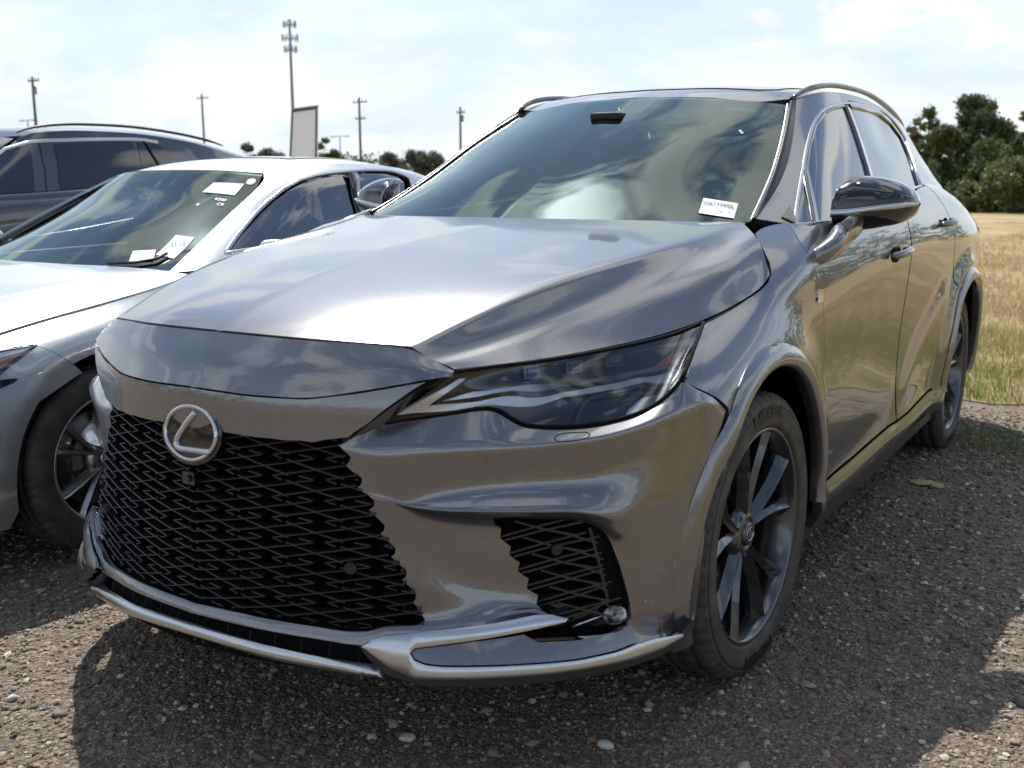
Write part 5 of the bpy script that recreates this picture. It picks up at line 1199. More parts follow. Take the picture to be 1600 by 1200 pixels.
# greenhouse
k0 = [(.70, .47, .945), (.745, .52, .945), (.79, .64, .952), (.825, .85, .960), (.832, 1.2, .966), (.832, 1.7, .974), (.815, 2.2, .984), (.78, 2.6, .99), (.74, 2.95, .99)]
k1 = [(.62, .85, 1.14), (.65, .90, 1.14), (.685, 1.0, 1.145), (.715, 1.18, 1.155), (.725, 1.5, 1.17), (.72, 1.85, 1.175), (.70, 2.2, 1.17), (.67, 2.5, 1.15), (.65, 2.75, 1.12)]
k2 = [(.53, 1.18, 1.30), (.55, 1.22, 1.305), (.575, 1.32, 1.315), (.595, 1.5, 1.335), (.60, 1.75, 1.345), (.595, 2.0, 1.34), (.58, 2.25, 1.32), (.56, 2.45, 1.285), (.54, 2.65, 1.235)]
k3 = [(.49, 1.22, 1.325), (.505, 1.28, 1.335), (.52, 1.36, 1.345), (.535, 1.5, 1.362), (.54, 1.75, 1.372), (.535, 2.0, 1.368), (.52, 2.25, 1.345), (.50, 2.45, 1.31), (.48, 2.65, 1.26)]
sgl = RS([k0, k1, k2, k3], nu=160, sub=16)
gh = lambda L: shift_hit(sgl, L, SS)
hole = gh([(352, 395), (372, 366), (396, 337), (420, 313), (444, 294), (468, 281), (492, 274), (520, 269), (548, 266.5), (580, 265), (606, 266), (626, 271), (640, 278), (646, 300), (630, 325), (560, 350), (470, 375), (400, 388)])
panel('pillar_frame', sgl, None, holes=[hole], res=.03, mat=S_, parent=sedan, sides=2, gap=.001)
panel('side_window', sgl, gh([(362, 388), (380, 364), (404, 337), (428, 314), (452, 296), (474, 284), (500, 277.5), (535, 273), (545, 300), (552, 325), (556, 345), (500, 362), (430, 378), (390, 386)]), res=.04, mat=M_['sideglass'], parent=sedan, sides=2, skirt=0, off=-.006, gap=0)
panel('side_window', sgl, gh([(560, 270.5), (582, 269.5), (604, 270.5), (622, 275), (632, 284), (634, 300), (620, 322), (576, 338), (568, 305)]), res=.04, mat=M_['sideglass'], parent=sedan, sides=2, skirt=0, off=-.006, gap=0)
strips('window_surround', [strip(sgl, hole, .016, .004, closed=True, lift=-.001)], M_['chrome'], sedan, 2)
strips('pillar_bar', [strip(sgl, gh([(549, 266), (556, 295), (563, 325), (567, 345)]), .06, .003, 'flat', lift=-.004)], M_['black_gloss'], sedan, 2)
strips('window_seal', [strip(sgl, gh([(366, 376), (388, 347), (412, 322), (436, 300.5), (460, 285.5), (484, 277), (512, 271.5), (545, 268.5)]), .014, .003, 'flat', lift=-.002)], M_['black_gloss'], sedan, 2)
sw = RS([[(0, .36, .955), (.25, .375, .953), (.5, .42, .949), (.70, .47, .945)], [(0, .66, 1.105), (.25, .67, 1.10), (.45, .72, 1.085), (.645, .80, 1.055)], [(0, .95, 1.235), (.22, .955, 1.232), (.42, .985, 1.218), (.575, 1.04, 1.195)], [(0, 1.13, 1.338), (.2, 1.135, 1.337), (.36, 1.16, 1.332), (.49, 1.21, 1.320)]], nu=80, sub=14)
sws = panel('windshield', sw, None, res=.04, mat=M_['ws'], parent=sedan, sides=0, skirt=0, gap=0)[0]
nvw, nuw = sw.nv-1, sw.nu-1
inn = np.array([(0, 3), (60, 3), (nuw-5, 4), (nuw-4, 20), (nuw-5, nvw-3), (0, nvw-1.5)])
panel('windshield_frit', sw, np.vstack([[(0, 0)], [(nuw, 0)], [(nuw, nvw)], [(0, nvw)], inn[::-1]]), res=.04, mat=M_['black_plastic'], parent=sws, sides=0, skirt=0, gap=0, off=-.004)
T0 = [(0, 1.13, 1.342), (0, 1.35, 1.385), (0, 1.7, 1.412), (0, 2.0, 1.408), (0, 2.3, 1.375), (0, 2.65, 1.29)]
T1 = [(.28, 1.15, 1.338), (.29, 1.37, 1.378), (.30, 1.7, 1.402), (.30, 2.0, 1.398), (.29, 2.3, 1.365), (.28, 2.65, 1.282)]
srf = RS([T0, T1, k3], nu=80, sub=12); panel('roof', srf, None, res=.04, mat=S_, parent=sedan, sides=0, gap=.001)
panel('sunroof', srf, [(22, 0), (22, 13), (50, 13), (50, 0)], res=.05, mat=M_['black_gloss'], parent=sedan, sides=0, skirt=0, off=.003, gap=0)
# rear glass, boot lid, rear bumper
rgs = RS([[(0, 2.65, 1.29), (.25, 2.65, 1.283), (.48, 2.65, 1.26)], [(0, 3.02, 1.09), (.3, 3.01, 1.085), (.68, 2.93, 1.04)]], nu=30); panel('rear_window', rgs, None, res=.06, mat=M_['black_gloss'], parent=sedan, sides=0, gap=0, skirt=0)
bl = RS([[(0, 3.02, 1.09), (.3, 3.01, 1.085), (.70, 2.93, 1.03)], [(0, 3.5, 1.06), (.35, 3.5, 1.055), (.72, 3.45, 1.0)], [(0, 3.66, 1.03), (.35, 3.65, 1.02), (.72, 3.58, .95)], [(0, 3.72, .75), (.4, 3.72, .75), (.80, 3.6, .72)], [(0, 3.76, .5), (.4, 3.75, .5), (.82, 3.6, .5)], [(0, 3.70, .28), (.4, 3.69, .28), (.78, 3.56, .28)]], nu=40); panel('boot', bl, None, res=.06, mat=S_, parent=sedan, sides=0, gap=0)
sfill = RS([k0[6:], [(.815, 2.3, .983), (.79, 2.7, .985), (.72, 3.5, .97)]], nu=20)
mb = MB(); mb.box((0, 1.4, .42), (.80, 1.0, .22)); mb.box((0, 1.45, .22), (.78, 2.0, .05)); mb.box((0, -.05, .55), (.55, .6, .2)); mb.box((0, 3.0, .6), (.6, .5, .28)); mb.build('underbody', M_['dark'], sedan)
def inner2(rss, par, off=-.03):
    mb = MB()
    for rs in rss:
        us_ = list(range(0, rs.nu, 5)); vs_ = list(range(0, rs.nv, 3)); G = rs.at(np.array([(u, v) for v in vs_ for u in us_], float), off=off)
        for sg in (1, -1): mb.add(G*A(sg, 1, 1), [(j*len(us_)+i, j*len(us_)+i+1, (j+1)*len(us_)+i+1, (j+1)*len(us_)+i) for j in range(len(vs_)-1) for i in range(len(us_)-1)])
    mb.build('inner_body', M_['dark'], par, smooth=True)
inner2([shd, bl], sedan)
mb = MB()
for y0 in (0, SWB):
    for sg in (1, -1):
        t = np.radians(np.linspace(-20, 200, 30)); V = []
        for x_, r in ((.885, S_AR+.004), (.55, S_AR+.02), (.55, .02)): V += [(sg*x_, y0+r*math.cos(q_), SR+r*math.sin(q_)) for q_ in t]
        n = 30; mb.add(V, [(i*n+k, i*n+k+1, (i+1)*n+k+1, (i+1)*n+k) for i in range(2) for k in range(n-1)])
mb.build('wheel_liner', M_['dark'], sedan, smooth=True)
M_['rim2'] = M_['rim_silver']
wh = make_wheel(sedan, .332, .235, .112, 'light', 'rim_silver', lettering=False)
for i, (x, y, st) in enumerate(((.80, 0, 0), (.80, SWB, 0), (-.80, 0, 0), (-.80, SWB, 0))):
    w_ = wh if i == 0 else dup(wh, sedan); w_.location = (x, y, SR); w_.rotation_euler = (0, 0, 0 if x > 0 else math.pi)
mb = MB(); 
for x in (.36, -.36):
    rbox(mb, (x, 1.35, .85), (.24, .08, .30), .05, R=rx(rad(-16))); rbox(mb, (x, 1.0, .55), (.24, .26, .08), .05)
st_ = mb.build('seat', M_['seat'], sedan, smooth=True)
for x in (.36, -.36):
    mb = MB(); rbox(mb, (x, 1.45, 1.19), (.12, .045, .08), .04); mb.build('headrest', M_['seat'], st_, smooth=True)
mb = MB(); V = []
for x in np.linspace(-.70, .70, 15):
    for y, z in ((.48, .90), (.7, .915), (.9, .90), (.98, .80)): V.append((x, y, z-.02*abs(x)))
mb.add(V, [(i*4+j, i*4+j+1, (i+1)*4+j+1, (i+1)*4+j) for i in range(14) for j in range(3)]); mb.build('dashboard', M_['dash'], sedan, smooth=True)
mb = MB(); t = np.linspace(0, 2*math.pi, 30); cw_ = A(.36, .93, .88); mb.tube(np.array([cw_+Rw @ A(.18*math.cos(a), .18*math.sin(a), 0) for a in t]), .014, 8, cap=False); mb.build('steering_wheel', M_['interior'], sedan, smooth=True)
for sg in (1, -1):
    mb = MB(); rbox(mb, (sg*.98, .80, 1.00), (.105, .055, .062), .05); mc = mb.build('door_mirror', S_, sedan, smooth=True)
    mb = MB(); mb.tube([(sg*.86, .80, .95), (sg*.93, .80, .965)], .03, 10, squash=(1, .6)); mb.build('mirror_arm', M_['black_gloss'], mc, smooth=True)
    mb = MB(); rbox(mb, (sg*.98, .80, .948), (.10, .05, .022), .02); mb.build('mirror_base', M_['black_gloss'], mc, smooth=True)
for y_ in (1.48, 2.42):
    for sg in (1, -1):
        mb = MB(); mb.tube(curve(np.array([(sg*.905, y_-.1, .80), (sg*.935, y_-.07, .803), (sg*.935, y_+.07, .81), (sg*.905, y_+.1, .81)]), 12), .010, 8); mb.build('door_handle', S_, sedan, smooth=True)
# labels on the sedan's windshield
def slab(pix, nm, off=.003): return panel(nm, sw, shift_hit(sw, pix, SS), res=.04, mat=M_['paper'], parent=sws, sides=1, skirt=0, gap=0, off=off)[0]
def swrite(txt, p0, p1, h, par, off=.009, mat='ink', bold=.0):
    uv = shift_hit(sw, [p0, p1], SS); X = sw.at(uv, off=off); N = sw.at(uv, 'N')[0]; e1 = X[1]-X[0]; L = np.linalg.norm(e1); e1 /= L; e2 = np.cross(N, e1)
    V, F = text_mesh(txt, 1.0, bold); w0 = V[:, 0].max()-V[:, 0].min(); x0 = V[:, 0].min()
    mk('label_text', np.array([X[0]+e1*(v[0]-x0)*L/w0+e2*v[1]*h/.72 for v in V]), F, M_[mat], par, smooth=False)
l1 = slab([(334, 286), (382, 288), (367, 306), (316, 301)], 'windshield_label'); l1['label'] = 'blank white paper label near the top of the sedan windshield'
l2 = slab([(275, 368), (304, 372), (272, 405), (244, 399)], 'windshield_label'); l2['label'] = 'tilted white paper label marked 43-18 at the lower windshield corner'
l3 = slab([(208, 393), (244, 391), (239, 409), (201, 411)], 'windshield_label'); l3['label'] = 'small white paper label beside the wiper at the base of the glass'
l4 = slab([(384, 287), (388, 281), (394, 279.5), (400, 281), (399, 286), (393, 289), (387, 289)], 'round_white_disc')
swrite('43-18', (267, 386), (290, 384), .026, l2, bold=.012); swrite('50607098', (208, 402), (236, 399), .014, l3)
swrite('Arrow', (330, 311), (356, 316), .022, sws, mat='white', bold=.01) if False else None
swrite('4200', (334, 313), (352, 316), .020, sws, .004, 'white', .012); swrite('CR', (338, 321), (349, 323), .020, sws, .004, 'white', .012)
mb = MB(); wp = sw.at(shift_hit(sw, [(170, 416), (215, 414), (245, 409), (262, 400)], SS), off=.012); mb.tube(wp, .006, 6); mb.build('wiper', M_['black_plastic'], sedan, smooth=True)

# ================================================================== dark SUV behind it (same body family as the grey one)
KX, KY = -5.78, .85
dk = empty('suv', (KX, KY, .035)); tag(dk, 'dark navy grey SUV with black roof rail parked behind the silver sedan', 'car')
KS = (KX, KY, .035); N_ = M_['navy']
kh = lambda rs, L: shift_hit(rs, L, KS)
panel('hood', hood, res=.05, mat=N_, parent=dk, sides=0, skirt=.02, gap=.001)
panel('roof', rf, None, res=.05, mat=N_, parent=dk, sides=0, skirt=.02, gap=.001)
kwh = kh(gl, [(-80, 236), (0, 224), (60, 219.5), (140, 216.5), (222, 215.5), (248, 218), (262, 224), (278, 237), (298, 253), (320, 275), (240, 330), (100, 420), (-80, 440)])
panel('pillar_frame', gl, None, res=.05, mat=N_, parent=dk, sides=2, skirt=.02, gap=.001)
for L in ([(-150, 250), (-60, 236), (0, 229.5), (46, 226.5), (51, 262), (55, 300), (56, 338), (0, 348), (-150, 370)], [(83, 225.5), (140, 222.5), (206, 221.5), (212, 240), (219, 263), (226, 300), (150, 318), (98, 326), (91, 280)], [(214, 222), (221, 222.5), (234, 242), (247, 262), (252, 290), (234, 296), (221, 262)], [(228, 224), (246, 226.5), (264, 238), (286, 252), (300, 268), (262, 285), (250, 258)]):
    panel('side_window', gl, kh(gl, L), res=.06, mat=M_['darkglass'] if 'darkglass' in M_ else M_['sideglass'], parent=dk, sides=2, skirt=0, off=.004, gap=0)
strips('window_chrome', [strip(gl, kh(gl, [(-60, 231), (0, 225), (46, 222), (100, 219.5), (160, 218), (222, 218.5), (246, 222.5)]), .028, .006, lift=.003)], M_['chrome'], dk, 2)
strips('door_seam', [strip(gl, kh(gl, [(60, 221), (66, 250), (72, 290), (76, 330)]), .007, .0015, 'flat', lift=.0005)], M_['dark'], dk, 2)
strips('window_seal', [strip(gl, kh(gl, [(223, 219), (236, 240), (249, 263), (256, 285)]), .012, .004, 'flat', lift=.003)], M_['dark'], dk, 2)
panel('front_fender', side, fo_main if 'fo_main' in globals() else np.vstack([fe_top, dseam, ar]), res=.05, mat=N_, parent=dk, sides=2, skirt=.02)
panel('front_door', side, d_front, res=.05, mat=N_, parent=dk, sides=2, skirt=.02); panel('rear_door', side, d_rear, res=.05, mat=N_, parent=dk, sides=2, skirt=.02); panel('rear_quarter', side, q_out, res=.05, mat=N_, parent=dk, sides=2, skirt=.02)
panel('side_sill', side, so_, res=.05, mat=M_['black_plastic'], parent=dk, sides=2, skirt=.03, off=.004)
panel('front_bumper', bmp, bmp.rect(), res=.06, mat=N_, parent=dk, sides=2, skirt=.01, gap=0)
panel('nose_panel', nb, None, res=.05, mat=N_, parent=dk, sides=0, skirt=.01, gap=0); panel('bumper_strip', stp, None, res=.03, mat=N_, parent=dk, sides=2, gap=0)
panel('front_grille', grs, [(0, 14), (90, 14), (110, 56), (0, 56)], res=.05, mat=M_['grille'], parent=dk, sides=0, gap=0, skirt=0); panel('headlight', hls, None, res=.04, mat=M_['black_gloss'], parent=dk, sides=2, skirt=0)
panel('windshield', wss, None, res=.05, mat=M_['sideglass'], parent=dk, sides=0, skirt=0, gap=0)
panel('tailgate', rb, None, res=.05, mat=N_, parent=dk, sides=0, skirt=.01, gap=0); panel('tail_lamp', side, tl_, res=.04, mat=M_['tail'], parent=dk, sides=2, off=.004, gap=0)
for sg in (1, -1):
    mb = MB(); r_ = np.interp(np.arange(60), [0, 5, 54, 59], [.006, .014, .014, .006]); mb.tube((rl+A(.0, .0, .012))*A(sg, 1, 1), r_, 8, squash=(1.3, .8)); mb.build('roof_rail', M_['black_plastic'], dk, smooth=True)
mb = MB(); mb.box((0, 1.42, .62), (.84, .95, .3)); mb.box((0, 1.6, .3), (.8, 2.1, .05)); mb.box((0, 2.85, .7), (.58, .95, .3)); mb.box((0, 0, .6), (.55, .6, .3)); mb.build('underbody', M_['dark'], dk)
for i, (x, y) in enumerate(((.818, 0), (.818, WB), (-.818, 0), (-.818, WB))):
    w_ = dup(wheel0, dk); w_.location = (x, y, HZ); w_.rotation_euler = (0, 0, 0 if x > 0 else math.pi)
# ------------------------------------------------------------------ ground, field
g_ = ground_sheet('gravel_ground', -90, 90, -90, 90, 0, M_['gravel'], 2); tag(g_, kind='structure')
fm = pr('dry field', (.3, .22, .11), .95, spec=.2); t, b = nodes(fm)
tc_ = nn(t, 'ShaderNodeTexCoord'); a1 = nn(t, 'ShaderNodeTexNoise', _Scale=.35, _Detail=8, _Roughness=.65); a2 = nn(t, 'ShaderNodeTexNoise', _Scale=9, _Detail=8, _Roughness=.7); a3 = nn(t, 'ShaderNodeTexNoise', _Scale=.09, _Detail=3)
for n_ in (a1, a2, a3): t.links.new(tc_.outputs['Object'], n_.inputs[0])
c1_ = nn(t, 'ShaderNodeValToRGB'); ramp(c1_, [(.3, (.30, .22, .12)), (.5, (.46, .36, .21)), (.7, (.56, .46, .29))]); t.links.new(a1.outputs[0], c1_.inputs[0])
c2_ = nn(t, 'ShaderNodeValToRGB'); ramp(c2_, [(.3, (.62, .60, .56)), (.7, (1.2, 1.18, 1.12))]); t.links.new(a2.outputs[0], c2_.inputs[0])
mu = nn(t, 'ShaderNodeMix', data_type='RGBA', blend_type='MULTIPLY'); mu.inputs[0].default_value = 1; t.links.new(c1_.outputs[0], mu.inputs[6]); t.links.new(c2_.outputs[0], mu.inputs[7])
c3_ = nn(t, 'ShaderNodeMapRange'); c3_.inputs[1].default_value = .56; c3_.inputs[2].default_value = .66; c3_.inputs[3].default_value = 0; c3_.inputs[4].default_value = .45; t.links.new(a3.outputs[0], c3_.inputs[0])
mg = nn(t, 'ShaderNodeMix', data_type='RGBA'); t.links.new(c3_.outputs[0], mg.inputs[0]); t.links.new(mu.outputs[2], mg.inputs[6]); mg.inputs[7].default_value = (.17, .19, .06, 1); t.links.new(mg.outputs[2], b.inputs['Base Color'])
bpf = nn(t, 'ShaderNodeBump', _Strength=1, _Distance=.08); t.links.new(a2.outputs[0], bpf.inputs['Height']); t.links.new(bpf.outputs[0], b.inputs['Normal'])
# field border: ragged line along the gravel (behind the cars and along the open side)
def border(s_): return .18*math.sin(s_*1.9)+.10*math.sin(s_*4.7+1)+.05*math.sin(s_*11)
path = [(x, 3.98+border(x)) for x in np.arange(-7.8, 2.6, .12)]
path += [(2.6+.9*math.sin(t_), 3.98-.9+.9*math.cos(t_)) for t_ in np.linspace(.15, 1.4, 8)]
path += [(3.5+border(y+9), y) for y in np.arange(2.9, -8.2, -.12)]
path += [(x, -8.4+border(x+4)) for x in np.arange(3.6, 12, .12)]
inner_poly = np.array(path)
far = [(900, -8.4), (900, 900), (-900, 900), (-900, 3.98)]
fp = np.vstack([inner_poly[::1], far])
r = delaunay_2d_cdt([Vector(p_) for p_ in fp], [(i, (i+1) % len(fp)) for i in range(len(fp))], [], 0, 1e-6)
vv = np.array([list(v) for v in r[0]]); FF = np.array([f for f in r[2]]); cen = vv[FF].mean(1); FF = FF[inside(cen, fp)]
Vf = np.c_[vv, np.full(len(vv), .006)]
FF = np.array([f if np.cross(vv[f[1]]-vv[f[0]], vv[f[2]]-vv[f[0]]) > 0 else f[::-1] for f in FF])
fld = mk('dry_field', Vf, FF, fm, None, smooth=False); tag(fld, kind='structure')
# far plain beyond the gravel sheet
g2 = ground_sheet('plain', -1500, 1500, -1500, 1500, -.05, fm, 2); tag(g2, kind='structure')
# ---- grass: dry stalks with a green fringe next to the gravel
def blades_mesh(name, P, h, w, col, lean, seed):
    r_ = np.random.default_rng(seed); n = len(P); a = r_.uniform(0, 2*math.pi, n); ln = r_.normal(0, lean, (n, 2))*h[:, None]
    d = np.stack([np.cos(a), np.sin(a)], 1)*w[:, None]*.5
    z0 = np.zeros(n)
    v0 = np.c_[P-d, z0]; v1 = np.c_[P+d, z0]; v2 = np.c_[P+ln*.4+d*.7, h*.6]; v3 = np.c_[P+ln*.4-d*.7, h*.6]; v4 = np.c_[P+ln, h]
    V = np.stack([v0, v1, v2, v3, v4], 1).reshape(-1, 3)
    me = bpy.data.meshes.new(name); i = np.arange(n)*5
    F = np.concatenate([np.stack([i, i+1, i+2, i+3], 1).reshape(-1), np.stack([i+3, i+2, i+4], 1).reshape(-1)])
    me.vertices.add(len(V)); me.vertices.foreach_set('co', V.reshape(-1)); me.loops.add(len(F)); me.loops.foreach_set('vertex_index', F)
    me.polygons.add(2*n); me.polygons.foreach_set('loop_start', np.r_[np.arange(n)*4, 4*n+np.arange(n)*3]); me.polygons.foreach_set('loop_total', np.r_[np.full(n, 4), np.full(n, 3)])
    me.update(); me.validate()
    ca = me.color_attributes.new('tone', 'FLOAT_COLOR', 'POINT'); ca.data.foreach_set('color', np.c_[np.repeat(col, 5, axis=0), np.ones(5*n)].reshape(-1))
    o = bpy.data.objects.new(name, me); COL.objects.link(o); me.materials.append(M_['blade']); return o
M_['blade'] = pr('grass blade', (.3, .25, .12), .7, spec=.3); t, b = nodes(M_['blade']); at_ = nn(t, 'ShaderNodeAttribute', attribute_name='tone'); t.links.new(at_.outputs['Color'], b.inputs['Base Color'])
# make blades pass some light
ts = nn(t, 'ShaderNodeBsdfTranslucent'); t.links.new(at_.outputs['Color'], ts.inputs[0]); mxs = nn(t, 'ShaderNodeMixShader'); mxs.inputs[0].default_value = .4
out_ = [n_ for n_ in t.nodes if n_.type == 'OUTPUT_MATERIAL'][0]; t.links.new(b.outputs[0], mxs.inputs[1]); t.links.new(ts.outputs[0], mxs.inputs[2]); t.links.new(mxs.outputs[0], out_.inputs[0])
N1 = 220000
R1_ = np.random.default_rng(5)
# denser near the border; sample distance from border exponentially
back = R1_.random(N1) < .55
s_ = R1_.uniform(-1.5, 3.4, N1); dst = np.where(R1_.random(N1) < .5, np.abs(R1_.normal(0, 1.6, N1)), R1_.exponential(5, N1))+R1_.normal(0, .05, N1)
px1 = np.where(back, s_, 3.55+dst*.9); py1 = np.where(back, 4.0+np.vectorize(border)(s_)+dst*1.6, R1_.uniform(-8, 4, N1))
sp_ = back & (R1_.random(N1) < .25); px1 = np.where(sp_, R1_.uniform(2.2, 26, N1), px1); py1 = np.where(sp_, R1_.uniform(3.9, 30, N1), py1)
# clumping
cx_ = np.sin(px1*2.3+np.sin(py1*1.7)*1.5)*np.sin(py1*2.9+np.sin(px1*1.1)); keep = R1_.random(N1) < .55+.45*cx_
P_ = np.stack([px1, py1], 1)[keep]; dd = dst[keep]; bk_ = back[keep]
P_ = P_+R1_.normal(0, .02, P_.shape)
green = np.clip(1.3-dd/1.9+R1_.normal(0, .25, len(P_)), 0, 1)*(R1_.random(len(P_)) < .85)
tan_ = np.stack([R1_.uniform(.38, .60, len(P_)), R1_.uniform(.31, .47, len(P_)), R1_.uniform(.17, .28, len(P_))], 1)
grn = np.stack([R1_.uniform(.16, .30, len(P_)), R1_.uniform(.22, .34, len(P_)), R1_.uniform(.05, .09, len(P_))], 1)
colr = tan_*(1-green[:, None])+grn*green[:, None]
hh_ = R1_.uniform(.03, .10, len(P_))*np.clip(.85+dd*.08, .7, 1.3); ww_ = R1_.uniform(.004, .010, len(P_))*np.clip(1+dd*.12, 1, 4)
gr = blades_mesh('field_grass', P_, hh_, ww_, colr, .35, 3); tag(gr, 'dry tan grass with a green fringe along the gravel', 'grass', kind='stuff')
# a few weeds in the gravel beside the rear wheel
n = 900; q_ = np.stack([R1_.normal(1.15, .22, n), R1_.normal(3.05, .22, n)], 1)
gw = blades_mesh('gravel_weeds', q_, R1_.uniform(.02, .06, n), R1_.uniform(.003, .006, n), np.stack([R1_.uniform(.10, .2, n), R1_.uniform(.16, .26, n), np.full(n, .05)], 1), .5, 9); tag(gw, 'low green weeds growing in the gravel beside the rear wheel', 'weeds', kind='stuff')
# ---- loose stones
def ico():
    t = (1+5**.5)/2; v = np.array([(-1, t, 0), (1, t, 0), (-1, -t, 0), (1, -t, 0), (0, -1, t), (0, 1, t), (0, -1, -t), (0, 1, -t), (t, 0, -1), (t, 0, 1), (-t, 0, -1), (-t, 0, 1)], float); v /= np.linalg.norm(v[0])
    f = [(0, 11, 5), (0, 5, 1), (0, 1, 7), (0, 7, 10), (0, 10, 11), (1, 5, 9), (5, 11, 4), (11, 10, 2), (10, 7, 6), (7, 1, 8), (3, 9, 4), (3, 4, 2), (3, 2, 6), (3, 6, 8), (3, 8, 9), (4, 9, 5), (2, 4, 11), (6, 2, 10), (8, 6, 7), (9, 8, 1)]
    return v, f
iv_, if_ = ico(); if_ = np.array(if_)
def sub_ico(v, f):
    v = list(v); mid_ = {}; nf = []
    def m_(a, b_):
        k = (min(a, b_), max(a, b_))
        if k not in mid_: p_ = (np.array(v[a])+np.array(v[b_])); v.append(p_/np.linalg.norm(p_)); mid_[k] = len(v)-1
        return mid_[k]
    for a, b_, c in f:
        x, y, z = m_(a, b_), m_(b_, c), m_(c, a); nf += [(a, x, z), (b_, y, x), (c, z, y), (x, y, z)]
    return np.array(v), np.array(nf)
v42, f42 = sub_ico(iv_, if_)
def stones(name, P, S, seed, hi=False):
    r_ = np.random.default_rng(seed); n = len(P); bv, bf = (v42, f42) if hi else (iv_, if_)
    m = len(bv); V = np.repeat(bv[None], n, 0)*(1+r_.normal(0, .13, (n, m, 1)))*np.stack([r_.uniform(.8, 1.4, n), r_.uniform(.6, 1.0, n), r_.uniform(.35, .75, n)], 1)[:, None]
    a = r_.uniform(0, 2*math.pi, n); c, s__ = np.cos(a), np.sin(a); tl = r_.normal(0, .3, n)
    V = np.stack([V[..., 0]*c[:, None]-V[..., 1]*s__[:, None], V[..., 0]*s__[:, None]+V[..., 1]*c[:, None], V[..., 2]+V[..., 0]*tl[:, None]*.4], -1)
    V = V*S[:, None, None]; V[..., :2] += P[:, None]; V[..., 2] += (S*.22)[:, None]
    F = (bf[None]+(np.arange(n)*m)[:, None, None]).reshape(-1, 3)
    pal = np.array([(.13, .11, .095), (.19, .155, .125), (.25, .205, .165), (.33, .28, .22), (.30, .22, .15), (.40, .37, .33), (.58, .55, .50), (.24, .14, .10), (.10, .10, .105)]); k = r_.choice(len(pal), n, p=[.17, .21, .20, .13, .08, .08, .03, .02, .08])
    col = pal[k]*r_.uniform(.8, 1.2, (n, 1))
    me = bpy.data.meshes.new(name); me.vertices.add(n*m); me.vertices.foreach_set('co', V.reshape(-1)); me.loops.add(F.size); me.loops.foreach_set('vertex_index', F.reshape(-1))
    me.polygons.add(len(F)); me.polygons.foreach_set('loop_start', np.arange(len(F))*3); me.polygons.foreach_set('loop_total', np.full(len(F), 3)); me.polygons.foreach_set('use_smooth', np.full(len(F), hi)); me.update(); me.validate()
    ca = me.color_attributes.new('tone', 'FLOAT_COLOR', 'POINT'); ca.data.foreach_set('color', np.c_[np.repeat(col, m, axis=0), np.ones(n*m)].reshape(-1))
    o = bpy.data.objects.new(name, me); COL.objects.link(o); me.materials.append(M_['stone']); return o
M_['stone'] = pr('stone', (.3, .3, .3), .75, spec=.4); t, b = nodes(M_['stone']); at_ = nn(t, 'ShaderNodeAttribute', attribute_name='tone')
tc_ = nn(t, 'ShaderNodeTexCoord'); ns_ = nn(t, 'ShaderNodeTexNoise', _Scale=180, _Detail=4); t.links.new(tc_.outputs['Object'], ns_.inputs[0]); cs_ = nn(t, 'ShaderNodeValToRGB'); ramp(cs_, [(.35, (.75, .74, .72)), (.65, (1.15, 1.13, 1.1))]); t.links.new(ns_.outputs[0], cs_.inputs[0])
ms_ = nn(t, 'ShaderNodeMix', data_type='RGBA', blend_type='MULTIPLY'); ms_.inputs[0].default_value = 1; t.links.new(at_.outputs['Color'], ms_.inputs[6]); t.links.new(cs_.outputs[0], ms_.inputs[7]); t.links.new(ms_.outputs[2], b.inputs['Base Color'])
# sample stones evenly over the picture-facing ground, denser near the camera
def gpts(n, lo, hi, seed):
    r_ = np.random.default_rng(seed); d = lo*(hi/lo)**r_.random(n); a = r_.uniform(-1.25, .12, n)   # bearing from +y
    x = CO[0]+d*np.sin(a); y = CO[1]+d*np.cos(a); return np.stack([x, y], 1), d
P1, d1_ = gpts(75000, 1.7, 7.5, 1); k = (P1[:, 0] > -3.5) & (P1[:, 1] < 3.9) & (P1[:, 0] < 3.4)
r_ = np.random.default_rng(2); S1 = r_.lognormal(math.log(.0042), .5, len(P1))*np.clip(d1_/3, .8, 1.8); S1 = np.clip(S1, .0015, .012)
s1_ = stones('loose_gravel', P1[k], S1[k], 4); tag(s1_, 'small loose brown and grey gravel stones covering the lot', 'gravel', kind='stuff')
P2, d2_ = gpts(420, 2.0, 7, 6); k = (P2[:, 0] > -3) & (P2[:, 1] < 3.8); S2 = r_.uniform(.008, .018, len(P2))
s2__ = stones('pebbles', P2[k], S2[k], 8, True); tag(s2__, 'larger pale pebbles lying among the gravel', 'pebbles', kind='stuff')
# a straw coloured flat scrap on the gravel beside the side sill, and two pebbles by the bottom edge
lf = px_z(1448, 757, .0); mb = MB(); rr = np.random.default_rng(12); n = 22; V = [tuple(lf+A(0, 0, .014))]
for q_ in np.linspace(0, 2*math.pi, n, endpoint=False): V.append(tuple(lf+A(.085*math.cos(q_)*rr.uniform(.7, 1.15), .05*math.sin(q_)*rr.uniform(.7, 1.2), rr.uniform(.002, .010))))
mb.add(V, [(0, i+1, (i+1) % n+1) for i in range(n)]); M_['straw'] = pr('straw', (.46, .40, .22), .9)
ob = mb.build('straw_scrap', M_['straw']); tag(ob, 'flat straw coloured scrap lying on the shaded gravel beside the grey SUV', 'debris')
for px_, py_, sz, col, lb in ((946, 1168, .017, (.62, .58, .52), 'largest pale oval pebble at the bottom edge in the shadow'), (925, 1158, .010, (.42, .14, .07), 'small reddish pebble beside the pale oval one')):
    p_ = px_z(px_, py_, 0); o = mk('pebble', v42*A(1.3, .8, .6)*sz+p_+A(0, 0, sz*.4), f42, pr('pebble', col, .7), None); tag(o, lb, 'pebble')
